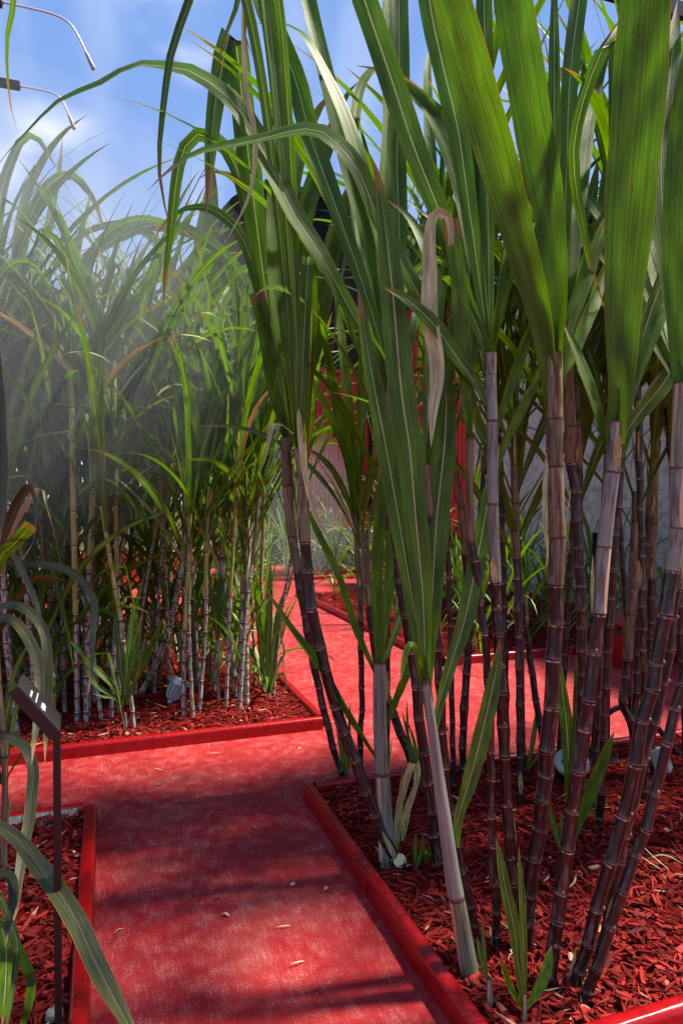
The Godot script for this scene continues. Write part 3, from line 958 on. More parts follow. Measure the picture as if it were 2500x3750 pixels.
	["pale lilac sheathed cane standing nearest, with a broad green leaf fan",[1.115,0.04,-1.922],[0,0,0,-0.035,0.219,-0.015,-0.057,0.356,-0.025,-0.079,0.528,-0.035,-0.098,0.666,-0.044,-0.12,0.789,-0.053,-0.126,0.909,-0.057,-0.135,0.949,-0.061,-0.139,0.98,-0.062],0.0297,0.0140,"lilac",0.00,"lilac",0.270,0,[
		[[-0.141,0.969,-0.063,-0.152,1.119,-0.082,-0.169,1.288,-0.112,-0.195,1.547,-0.164,-0.215,1.749,-0.207,-0.239,1.961,-0.256,-0.26,2.181,-0.306,-0.269,2.334,-0.339],0.071,[-0.177,0.196,0.965],"top",0,0,0.16,1],
		[[-0.137,0.969,-0.062,-0.137,1.237,-0.077,-0.152,1.501,-0.102,-0.163,1.735,-0.125,-0.183,1.933,-0.15,-0.195,2.184,-0.177,-0.204,2.354,-0.197,-0.218,2.537,-0.219,-0.235,2.693,-0.241,-0.257,2.772,-0.257],0.092,[-0.43,0.079,0.9],"top",0,0,0.1,1],
		[[-0.131,0.969,-0.06,-0.097,1.232,-0.093,-0.055,1.499,-0.141,-0.004,1.742,-0.186,0.021,1.892,-0.218,0.033,2.025,-0.249,0.026,2.108,-0.275,0.003,2.141,-0.295],0.087,[-0.525,0.25,0.813],"top",0,0,0.1,1.1],
		[[-0.108,0.825,-0.05,-0.084,0.911,-0.057,-0.036,1.022,-0.072,0.029,1.16,-0.097,0.108,1.37,-0.146,0.19,1.597,-0.204,0.265,1.785,-0.252],0.066,[-0.114,0.25,0.961],"top",0,0,0.16,1],
		[[-0.046,0.431,-0.022,-0.031,0.526,-0.027,0.007,0.628,-0.029,0.052,0.757,-0.035,0.114,0.949,-0.051,0.138,1.038,-0.061,0.152,1.102,-0.069],0.058,[-0.297,0.165,0.941],"top",0,0,0.2,1],
		[[-0.143,0.96,-0.064,-0.181,1.084,-0.043,-0.202,1.104,-0.04,-0.23,1.056,-0.024,-0.254,0.996,0.003],0.023,[-0.258,0.813,0.522],"under",0,0,0.16,1]]],
	["dark cane leaning close behind the pale lilac cane",[1.207,0.04,-2.003],[0,0,0,-0.03,0.136,-0.013,-0.054,0.245,-0.022,-0.074,0.371,-0.031,-0.096,0.48,-0.04,-0.117,0.605,-0.049,-0.129,0.846,-0.057,-0.15,1.223,-0.07,-0.175,1.693,-0.085],0.0156,0.0138,"purple",0.90,"tan",0.125,0,[
		[[-0.175,1.693,-0.085,-0.129,1.989,-0.157,-0.046,2.316,-0.256,-0.044,2.493,-0.328,-0.08,2.682,-0.424,-0.158,2.797,-0.519],0.053,[-0.295,0.377,0.878],"top",0,0,0.16,1],
		[[-0.17,1.693,-0.084,-0.118,1.887,-0.114,-0.015,2.2,-0.186,0.052,2.425,-0.247,0.105,2.666,-0.32],0.048,[-0.641,0.37,0.672],"under",0,0,0.16,1]]],
	["slim dark cane with reddish joints, third right of the pale lilac cane",[1.27,0.04,-2.009],[0,0,0,-0.005,0.174,-0.004,-0.015,0.321,-0.01,-0.016,0.6,-0.014,-0.019,0.791,-0.018,-0.027,0.981,-0.024,-0.048,1.219,-0.035,-0.081,1.469,-0.05,-0.085,1.789,-0.056],0.0149,0.0131,"purple",0.80,"tan",0.140,0,[
		[[-0.085,1.789,-0.056,-0.099,2.027,-0.064,-0.115,2.313,-0.074,-0.131,2.455,-0.081,-0.143,2.55,-0.087],0.058,[-0.351,0.012,0.936],"under",0,1,0.16,1],
		[[-0.14,2.455,-0.084,-0.148,2.543,-0.083,-0.174,2.568,-0.089,-0.202,2.559,-0.096,-0.218,2.496,-0.094,-0.227,2.349,-0.078,-0.236,2.177,-0.056,-0.224,2.057,-0.032,-0.227,1.973,-0.019,-0.248,1.868,-0.008,-0.264,1.742,0.01],0.056,[-0.593,0.128,0.795],"dry",0,0,0.1,1.6],
		[[-0.085,1.789,-0.056,-0.058,2.083,-0.088,-0.011,2.39,-0.131,0.036,2.714,-0.184,0.082,3.057,-0.243,0.124,3.42,-0.311,0.155,3.674,-0.357,0.256,4.495,-0.506],0.061,[-0.492,0.213,0.844],"top",0,0,0.16,1]]],
	["tall cane with grey green sheathed top and leaves on both sides",[1.347,0.04,-1.992],[0,0,0,-0.025,0.316,-0.013,-0.041,0.572,-0.022,-0.054,0.874,-0.031,-0.065,1.118,-0.039,-0.077,1.408,-0.047,-0.08,1.743,-0.053,-0.084,1.981,-0.058,-0.085,2.086,-0.06],0.0202,0.0184,"purple",0.62,"lilac",0.140,0,[
		[[-0.093,2.086,-0.063,-0.149,2.24,-0.092,-0.195,2.421,-0.124,-0.239,2.604,-0.158,-0.308,2.825,-0.206,-0.376,3.095,-0.261,-0.455,3.401,-0.325,-0.491,3.543,-0.355,-0.685,4.224,-0.511],0.090,[-0.474,0.052,0.879],"top",0,0,0.12,1],
		[[-0.09,2.096,-0.062,-0.102,2.303,-0.095,-0.112,2.613,-0.159,-0.118,2.942,-0.234,-0.136,3.149,-0.289,-0.157,3.389,-0.353,-0.167,3.59,-0.404,-0.221,4.407,-0.617],0.082,[-0.674,0.135,0.726],"top",0,0,0.16,1.3],
		[[-0.088,2.096,-0.061,-0.074,2.372,-0.089,-0.055,2.682,-0.132,-0.029,3.062,-0.192,-0.001,3.406,-0.247,0.017,3.608,-0.28,0.085,4.37,-0.405],0.062,[-0.522,0.171,0.836],"top",0,0,0.16,1.15],
		[[-0.083,2.077,-0.059,-0.033,2.249,-0.082,0.028,2.444,-0.122,0.123,2.71,-0.182,0.192,2.909,-0.23,0.24,3.091,-0.279],0.057,[-0.725,0.388,0.569],"under",0,0,0.16,1],
		[[-0.092,1.962,-0.061,-0.176,2.01,-0.088,-0.242,2.095,-0.108,-0.308,2.242,-0.125,-0.387,2.395,-0.146,-0.475,2.564,-0.167,-0.529,2.695,-0.179,-0.582,2.767,-0.192,-0.644,2.823,-0.208,-0.706,2.836,-0.225,-0.788,2.817,-0.247,-0.853,2.794,-0.264,-1,2.756,-0.303,-1.078,2.731,-0.323,-1.168,2.66,-0.344,-1.221,2.603,-0.355],0.072,[-0.312,-0.103,0.944],"top",50,0,0.16,1],
		[[-0.094,1.886,-0.06,-0.154,1.987,-0.062,-0.23,2.076,-0.061,-0.316,2.169,-0.054,-0.42,2.24,-0.049,-0.499,2.267,-0.047],0.055,[0.1,0.045,0.994],"top",0,0,0.16,1],
		[[-0.077,1.79,-0.053,-0.026,1.927,-0.057,0.024,2.047,-0.065,0.081,2.17,-0.075,0.153,2.308,-0.087],0.045,[0.059,0.05,0.997],"under",0,0,0.4,1],
		[[-0.072,1.676,-0.049,-0.036,1.754,-0.057,0.034,1.874,-0.079,0.104,1.969,-0.098,0.178,2.089,-0.128],0.045,[0.263,0.011,0.965],"under",0,0,0.4,1],
		[[-0.083,1.695,-0.053,-0.107,1.782,-0.076,-0.133,1.911,-0.116,-0.154,2.043,-0.16,-0.168,2.149,-0.195],0.045,[0.077,0.315,0.946],"under",0,0,0.4,1],
		[[-0.179,2.354,-0.096,-0.224,2.439,-0.194,-0.257,2.422,-0.307,-0.259,2.362,-0.455,-0.286,2.355,-0.557],0.034,[-0.943,-0.263,0.203],"top",0,0,0.16,1],
		[[-0.085,2.077,-0.06,0.011,2.391,-0.117,0.128,2.742,-0.207,0.258,3.067,-0.29,0.399,3.31,-0.342,0.543,3.403,-0.353,0.633,3.392,-0.359],0.061,[0.107,0.18,0.978],"under",0,0,0.16,1],
		[[-0.087,2.086,-0.061,-0.086,2.395,-0.162,-0.062,2.757,-0.307,-0.084,3.1,-0.47,-0.15,3.288,-0.591,-0.229,3.415,-0.697,-0.318,3.48,-0.796],0.065,[-0.467,0.355,0.81],"under",0,0,0.16,1],
		[[-0.087,2.086,-0.061,-0.08,2.436,-0.135,-0.063,2.832,-0.244,-0.078,3.205,-0.366,-0.105,3.612,-0.504,-0.118,3.756,-0.554,-0.232,4.711,-0.89],0.073,[-0.483,0.253,0.839],"top",0,0,0.16,1.15]]],
	["thickest dark cane with silvery joints, right of centre, golden edged leaf on top",[1.366,0.04,-1.978],[0,0,0,0.011,0.192,0.001,0.038,0.373,0.008,0.063,0.577,0.013,0.081,0.796,0.016,0.091,0.941,0.018,0.1,1.123,0.018,0.103,1.246,0.017,0.108,1.401,0.017,0.104,1.595,0.013,0.1,1.875,0.007,0.104,2.085,0.006],0.0263,0.0272,"purple",0.56,"tan",0.135,0,[
		[[0.096,1.875,0.006,0.077,2.008,0.004,0.049,2.175,0.005,-0.015,2.392,0.001,-0.085,2.604,-0.002,-0.156,2.811,-0.002,-0.23,3.011,-0.002,-0.299,3.205,0.002,-0.355,3.355,0.006,-0.544,3.797,0.021],0.128,[-0.583,-0.208,0.785],"under",0,0,0.26,0.9],
		[[0.109,2.085,0.007,0.117,2.295,0.001,0.099,2.583,-0.021,0.06,2.876,-0.053,0.026,3.151,-0.083,0.006,3.353,-0.104,-0.006,3.537,-0.122,-0.053,4.162,-0.185],0.137,[-0.74,-0.011,0.672],"under",0,0,0.28,1],
		[[0.113,2.085,0.009,0.139,2.373,-0.026,0.169,2.69,-0.079,0.206,3.025,-0.141,0.27,3.506,-0.23,0.3,3.709,-0.268],0.045,[-0.589,0.217,0.779],"top",0,0,0.16,1.3],
		[[0.118,2.037,0.011,0.173,2.199,-0.01,0.214,2.283,-0.024,0.285,2.417,-0.049,0.362,2.556,-0.076,0.432,2.677,-0.101],0.064,[0.066,0.152,0.986],"under",0,0,0.35,1],
		[[0.121,1.999,0.013,0.183,2.092,-0.001,0.284,2.248,-0.047,0.379,2.392,-0.096,0.462,2.52,-0.141],0.060,[0.176,0.189,0.966],"under",0,0,0.35,1],
		[[0.103,1.828,0.009,0.07,1.694,0.008,0.054,1.505,0.023,0.053,1.365,0.041],0.018,[-0.827,0.097,0.554],"dry",0,0,0.16,1],
		[[0.115,2.085,0.009,0.217,2.391,-0.054,0.336,2.75,-0.16,0.484,3.156,-0.282,0.665,3.536,-0.383,0.793,3.691,-0.414],0.062,[-0.204,0.345,0.916],"under",0,0,0.16,0.9],
		[[0.113,2.085,0.009,0.163,2.426,-0.03,0.225,2.802,-0.091,0.283,3.148,-0.152,0.372,3.517,-0.211,0.432,3.711,-0.238,0.707,4.554,-0.351],0.063,[-0.547,0.247,0.8],"top",0,0,0.16,1.2],
		[[0.109,2.075,0.008,0.284,2.36,-0.124,0.501,2.623,-0.266,0.725,2.805,-0.364,0.98,2.922,-0.444],0.061,[0.336,0.168,0.927],"under",0,0,0.16,1]]],
	["white waxed cane with a torn green collar, under the widest leaf",[1.331,0.04,-1.808],[0,0,0,0.04,0.275,0.01,0.071,0.514,0.017,0.101,0.734,0.024,0.121,0.852,0.029,0.137,0.987,0.033,0.153,1.129,0.037,0.16,1.197,0.038,0.174,1.368,0.04,0.191,1.548,0.044,0.209,1.7,0.048,0.212,1.821,0.047],0.0227,0.0211,"purple",0.60,"lilac",0.125,0,[
		[[0.217,1.808,0.049,0.23,1.949,0.054,0.233,2.235,0.062,0.245,2.542,0.075,0.26,2.844,0.092,0.268,3.14,0.108,0.271,3.32,0.118,0.281,3.799,0.148],0.160,[-0.654,-0.016,0.756],"under",0,0,0.28,0.85],
		[[0.234,1.72,0.056,0.261,1.8,0.054,0.326,1.878,0.059,0.397,1.957,0.063,0.478,2.065,0.062,0.582,2.17,0.064],0.058,[-0.098,0.067,0.993],"top",0,0,0.3,1],
		[[0.229,1.843,0.053,0.277,1.97,0.047,0.373,2.186,0.025,0.439,2.314,0.011,0.518,2.495,-0.015],0.053,[-0.236,0.211,0.949],"top",0,0,0.3,1],
		[[0.233,1.808,0.054,0.307,1.992,0.038,0.406,2.168,0.016,0.524,2.352,-0.008,0.622,2.515,-0.033],0.053,[-0.032,0.146,0.989],"top",0,0,0.35,1],
		[[0.219,1.808,0.05,0.241,2.132,0.027,0.268,2.506,-0.012,0.297,2.847,-0.05,0.318,3.099,-0.081,0.319,3.166,-0.09,0.285,3.121,-0.112,0.246,2.984,-0.148,0.227,2.821,-0.181,0.251,2.673,-0.196,0.288,2.552,-0.202,0.33,2.413,-0.21,0.399,2.261,-0.212],0.048,[-0.628,0.005,0.778],"top",0,0,0.16,0.9],
		[[0.203,1.684,0.046,0.195,1.812,0.004,0.194,1.966,-0.063,0.19,2.1,-0.129,0.184,2.197,-0.18],0.042,[-0.178,0.409,0.895],"under",0,0,0.4,1]]],
	["black purple cane at the right edge, leaning right, thick sheathed top",[1.404,0.04,-1.767],[0,0,0,0.028,0.096,0.008,0.069,0.264,0.02,0.125,0.46,0.037,0.151,0.538,0.044,0.192,0.773,0.055,0.222,0.907,0.064,0.25,1.024,0.072,0.275,1.202,0.078,0.31,1.414,0.087,0.324,1.684,0.088,0.33,1.946,0.086],0.0201,0.0242,"purple",0.70,"lilac",0.130,0,[
		[[0.33,1.929,0.086,0.348,2.133,0.043,0.396,2.436,-0.042,0.464,2.771,-0.138,0.59,3.141,-0.23,0.728,3.548,-0.329],0.089,[-0.512,0.351,0.784],"top",0,0,0.16,1],
		[[0.328,1.946,0.085,0.343,2.217,0.058,0.396,2.597,0.014,0.477,3.002,-0.033,0.559,3.323,-0.066],0.101,[-0.685,0.198,0.701],"under",0,0,0.16,1],
		[[0.328,1.929,0.086,0.322,2.099,-0.012,0.348,2.33,-0.167,0.344,2.535,-0.334,0.298,2.632,-0.47,0.253,2.637,-0.586],0.055,[-0.615,0.506,0.605],"under",0,0,0.16,0.85],
		[[0.328,1.929,0.086,0.423,2.282,-0.143,0.505,2.645,-0.432,0.531,2.914,-0.665,0.506,3.04,-0.822],0.051,[-0.61,0.564,0.557],"top",0,0,0.16,1],
		[[0.328,1.946,0.085,0.454,2.385,-0.15,0.571,2.811,-0.416,0.659,3.24,-0.681,0.692,3.538,-0.87],0.056,[-0.51,0.539,0.67],"under",0,0,0.16,1]]],
	["dark cane touching the black purple cane at the right edge",[1.52,0.04,-1.809],[0,0,0,0.031,0.127,0.009,0.072,0.345,0.02,0.105,0.499,0.029,0.137,0.623,0.038,0.164,0.744,0.046,0.2,0.883,0.057,0.224,0.987,0.063,0.254,1.234,0.07,0.268,1.507,0.071],0.0167,0.0150,"purple",0.85,"tan",0.125,0,[
		[[0.268,1.507,0.071,0.381,1.791,-0.023,0.566,2.117,-0.152],0.039,[-0.455,0.493,0.742],"top",0,0,0.16,1]]],
	["dark glossy cane running out of the right edge, low right",[1.398,0.04,-1.712],[0,0,0,0.038,0.112,0.012,0.079,0.239,0.024,0.126,0.381,0.038,0.173,0.515,0.053,0.205,0.629,0.062,0.233,0.744,0.07,0.258,0.857,0.077,0.286,0.972,0.085,0.344,1.185,0.102,0.41,1.424,0.121],0.0173,0.0157,"purple",0.90,"tan",0.125,0,[
		[[0.41,1.424,0.121,0.53,1.686,0.054,0.782,2.088,-0.077],0.046,[-0.472,0.485,0.737],"top",0,0,0.16,1]]],
	["crooked slim cane with a bent foot, in front of red stand",[2.719,0.04,-2.937],[0,0,0,0.008,0.18,0,-0.014,0.36,-0.01,-0.051,0.423,-0.024,-0.06,0.481,-0.028,-0.04,0.584,-0.022,-0.025,0.826,-0.021,0.002,1.171,-0.016,0.022,1.622,-0.016],0.0235,0.0235,"purple",0.45,"tan",0.120,3,[
		]],
	["slanting dark cane crossing behind the grey lilac young cane",[1.641,0.04,-3.38],[0,0,0,-0.07,0.179,-0.027,-0.134,0.348,-0.052,-0.197,0.539,-0.076,-0.256,0.859,-0.101,-0.297,1.394,-0.123],0.0267,0.0211,"purple",0.72,"tan",0.120,3,[
		]],
	["thin upright cane between the two thick dark canes, near the lamp",[2.208,0.04,-3.23],[0,0,0,-0.008,0.448,-0.009,-0.011,0.85,-0.016,-0.03,1.469,-0.032,-0.042,2.088,-0.045],0.0185,0.0171,"purple",0.70,"tan",0.130,4,[
		]],
	["slanting brown cane ending beside the round ground lamp",[2.395,0.04,-3.247],[0,0,0,-0.032,0.174,-0.014,-0.08,0.489,-0.035,-0.12,0.806,-0.053,-0.159,1.073,-0.071,-0.187,1.467,-0.086],0.0203,0.0189,"purple",0.60,"tan",0.130,3,[
		]],
	["thin dark cane right of the black panel",[2.324,0.04,-2.795],[0,0,0,0.017,0.223,0.003,0.034,0.558,0.004,0.046,0.92,0.003,0.062,1.478,0,0.091,2.036,0.002],0.0167,0.0154,"purple",0.70,"tan",0.130,4,[
		]],
	["dark cane rising left of the white waxed cane, red joints at eye height",[2.161,0.04,-2.697],[0,0,0,0.003,0.147,-0.001,0.015,0.48,-0.002,0.019,0.908,-0.007,0.008,1.281,-0.016,-0.009,1.615,-0.027,-0.025,1.748,-0.034,-0.033,1.935,-0.04,-0.044,2.256,-0.048],0.0233,0.0270,"purple",0.78,"tan",0.120,3,[
		[[-0.04,2.242,-0.047,0.033,2.496,-0.077,0.104,2.75,-0.126,0.187,3.033,-0.188,0.313,3.368,-0.258],0.085,[-0.394,0.294,0.871],"top",0,0,0.16,1],
		[[-0.04,2.242,-0.047,-0.024,2.505,-0.128,-0.006,2.826,-0.266,-0.012,3,-0.354,-0.059,3.098,-0.436],0.068,[-0.407,0.388,0.827],"under",0,0,0.16,1]]],
	["reddish cane behind the slim dark cane, mid right bed",[1.885,0.04,-3.342],[0,0,0,0.005,0.387,-0.004,0.026,0.665,-0.001,0.031,1.005,-0.004,0.015,1.376,-0.015,-0.039,1.775,-0.039,-0.069,2.088,-0.055],0.0213,0.0213,"purple",0.55,"tan",0.120,4,[
		]],
	["backmost cane of the right bed before the grey wall, red stalk",[2.946,0.04,-3.056],[0,0,0,0.007,0.205,-0.001,0.003,0.678,-0.009,0.013,1.231,-0.013,0.025,1.625,-0.015,0.039,2.098,-0.017],0.0247,0.0232,"purple",0.50,"tan",0.130,5,[
		]],
]

const LEFT_CANES := [
	["white and brown leaning cane with a yellow forked top, front of left bed",[0.157,0.04,-4.862],[0,0,0,-0.021,0.232,-0.01,-0.048,0.466,-0.023,-0.104,0.889,-0.049,-0.158,1.222,-0.073,-0.2,1.541,-0.092],0.0157,0.0149,"waxy",0.50,"green",0.160,4,[
		[[-0.205,1.543,-0.094,-0.244,1.715,-0.13,-0.28,1.947,-0.185,-0.308,2.183,-0.244],0.039,[0.155,0.255,0.954],"top",0,0,0.16,1.5],
		[[-0.201,1.543,-0.092,-0.217,1.83,-0.129,-0.252,2.101,-0.182,-0.27,2.378,-0.234],0.042,[-0.01,0.188,0.982],"top",0,0,0.16,1.4],
		[[-0.194,1.543,-0.09,-0.154,1.696,-0.101,-0.099,1.851,-0.119,-0.024,2.028,-0.144],0.028,[0.368,-0.025,0.929],"top",0,0,0.16,1.3]]],
	["tall dark grey cane leaning right, broad dark leaf on top, front of left bed",[0.227,0.04,-5.626],[0,0,0,0.061,0.119,0.019,0.139,0.291,0.044,0.234,0.586,0.072,0.283,0.798,0.086,0.325,1.051,0.097,0.35,1.305,0.102,0.355,1.651,0.099,0.362,2.18,0.094],0.0253,0.0253,"waxy",0.78,"lilac",0.130,3,[
		[[0.368,2.18,0.096,0.406,2.446,0.091,0.439,2.738,0.075,0.486,3.173,0.045,0.536,3.616,0.01,0.576,4.012,-0.026,0.603,4.276,-0.051,0.614,4.396,-0.063],0.216,[-0.09,0.094,0.992],"under",0,0,0.12,0.75],
		[[0.362,2.18,0.094,0.323,2.534,0.064,0.295,2.981,0.027,0.352,3.387,0.018,0.459,3.592,0.039,0.549,3.628,0.063,0.63,3.596,0.086,0.737,3.466,0.113,0.855,3.291,0.142],0.077,[0.211,-0.344,0.915],"top",0,0,0.16,1],
		[[0.37,2.18,0.096,0.384,2.749,0.108,0.322,3.184,0.098,0.198,3.55,0.067,0.033,3.742,0.02,-0.152,3.782,-0.035,-0.42,3.689,-0.11,-0.624,3.466,-0.161],0.084,[-0.154,0.193,0.969],"top",0,0,0.16,1],
		[[0.37,2.136,0.097,0.451,2.318,0.073,0.59,2.51,0.035,0.752,2.614,0.011],0.065,[0.451,-0.281,0.847],"top",0,0,0.16,1]]],
	["upright pale cane beside the silver spot lamp",[0.503,0.04,-4.942],[0,0,0,0.005,0.308,-0.003,0.014,0.649,-0.005,0.038,1.048,-0.002,0.045,1.291,-0.003,0.05,1.483,-0.004],0.0164,0.0173,"waxy",0.45,"green",0.130,7,[
		]],
	["dark brown cane touching the upright pale cane",[0.569,0.04,-4.919],[0,0,0,-0.02,0.461,-0.014,-0.026,0.763,-0.02,-0.023,1.048,-0.023,-0.007,1.345,-0.022],0.0136,0.0146,"waxy",0.60,"tan",0.120,6,[
		]],
	["pale cane right of the spot lamp with yellow green sheath",[0.625,0.04,-5.006],[0,0,0,0.031,0.438,0.004,0.047,0.668,0.007,0.05,0.939,0.004,0.055,1.209,0.001,0.064,1.441,0.001,0.072,1.683,0.001],0.0149,0.0167,"waxy",0.52,"green",0.150,8,[
		]],
	["banded white and maroon cane nearest the corner of the left bed",[0.956,0.04,-5.341],[0,0,0,-0.031,0.384,-0.016,-0.061,0.633,-0.031,-0.087,0.927,-0.044,-0.098,1.179,-0.051,-0.089,1.431,-0.052,-0.094,1.738,-0.058],0.0181,0.0181,"waxy",0.60,"green",0.140,8,[
		]],
	["tall yellow green cane with white joints, left part of left bed",[-0.313,0.04,-5.291],[0,0,0,-0.009,0.581,-0.012,-0.013,0.887,-0.017,-0.008,1.188,-0.02,0.006,1.418,-0.018,0.024,1.877,-0.019,0.017,2.069,-0.024],0.0166,0.0184,"waxy",0.62,"green",0.130,7,[
		[[0.017,2.043,-0.024,-0.154,2.546,-0.104,-0.325,3.156,-0.195,-0.249,3.607,-0.195,-0.136,3.876,-0.173,0.012,4.006,-0.133,0.109,3.97,-0.104,0.231,3.793,-0.07,0.286,3.586,-0.059],0.091,[0.374,-0.376,0.848],"top",0,0,0.16,1.1],
		[[0.021,2.043,-0.023,-0.005,2.655,-0.095,0.129,3.289,-0.14,0.325,3.618,-0.132,0.563,3.739,-0.093,0.804,3.692,-0.05,1.007,3.56,-0.02],0.078,[0.364,-0.437,0.823],"top",0,0,0.16,1.2]]],
	["slim yellow green cane left of the tall yellow green one",[-0.409,0.04,-5.759],[0,0,0,-0.01,0.499,-0.011,-0.035,0.916,-0.025,-0.05,1.157,-0.034,-0.07,1.656,-0.049,-0.081,2.112,-0.059],0.0170,0.0180,"waxy",0.62,"green",0.130,7,[
		[[-0.081,2.083,-0.058,-0.281,2.734,-0.137,-0.421,3.385,-0.196,-0.398,3.965,-0.196,-0.273,4.373,-0.159,-0.191,4.477,-0.132,-0.109,4.46,-0.103,-0.007,4.275,-0.065,0.058,4.167,-0.041],0.089,[0.431,-0.282,0.857],"top",0,0,0.16,1],
		[[-0.081,2.083,-0.058,-0.161,2.741,-0.129,-0.288,3.412,-0.231,-0.238,3.958,-0.266,-0.104,4.33,-0.258,0.065,4.59,-0.232,0.255,4.76,-0.193],0.076,[0.349,-0.042,0.936],"under",0,0,0.16,1],
		[[-0.079,2.083,-0.058,-0.182,2.632,-0.133,-0.143,3.303,-0.183,-0.02,3.968,-0.214,0.032,4.249,-0.229,0.063,4.58,-0.257],0.069,[0.474,-0.046,0.879],"top",0,0,0.16,1]]],
	["speckled cane leaning left in front, left of young leaf fan",[-0.056,0.04,-5.053],[0,0,0,-0.035,0.317,-0.017,-0.076,0.722,-0.037,-0.11,0.842,-0.05,-0.159,1.017,-0.07,-0.218,1.446,-0.097],0.0152,0.0125,"waxy",0.60,"tan",0.130,7,[
		]],
	["white waxed cane at the left edge behind the sign",[-0.585,0.04,-4.956],[0,0,0,-0.04,0.311,-0.018,-0.077,0.662,-0.036,-0.089,1.048,-0.046,-0.108,1.452,-0.059],0.0169,0.0144,"waxy",0.70,"tan",0.120,6,[
		[[-0.108,1.452,-0.059,-0.153,2.184,-0.062,-0.163,2.816,-0.045,-0.091,3.066,-0.01,0.02,3.161,0.035,0.107,3.147,0.07,0.183,3.06,0.104,0.227,2.919,0.13,0.232,2.712,0.147],0.068,[-0.008,-0.699,0.716],"top",0,0,0.16,1.3]]],
	["greenish cane at the corner of the left bed among dead leaf stubs",[1,0.04,-5.27],[0,0,0,-0.019,0.304,-0.011,-0.007,0.673,-0.012,0.005,1.107,-0.014,0.013,1.541,-0.018,0.019,1.975,-0.022],0.0170,0.0170,"waxy",0.40,"green",0.140,9,[
		]],
	["thin cane at the corner of left bed nearest the far path",[1.193,0.04,-5.365],[0,0,0,-0.016,0.156,-0.008,-0.025,0.536,-0.016,-0.017,0.982,-0.02,0,1.429,-0.021,-0.008,1.875,-0.03],0.0144,0.0144,"waxy",0.50,"green",0.140,9,[
		[[-0.019,1.897,-0.034,-0.002,2.759,0,-0.118,3.263,-0.013,-0.293,3.537,-0.053,-0.452,3.669,-0.093,-0.625,3.748,-0.138,-0.757,3.769,-0.172,-0.89,3.765,-0.206,-1.087,3.675,-0.254,-1.27,3.557,-0.296,-1.412,3.387,-0.322,-1.489,3.146,-0.322,-1.568,2.894,-0.321,-1.648,2.371,-0.288],0.102,[-0.247,0.022,0.969],"top",0,0,0.16,1.1]]],
]

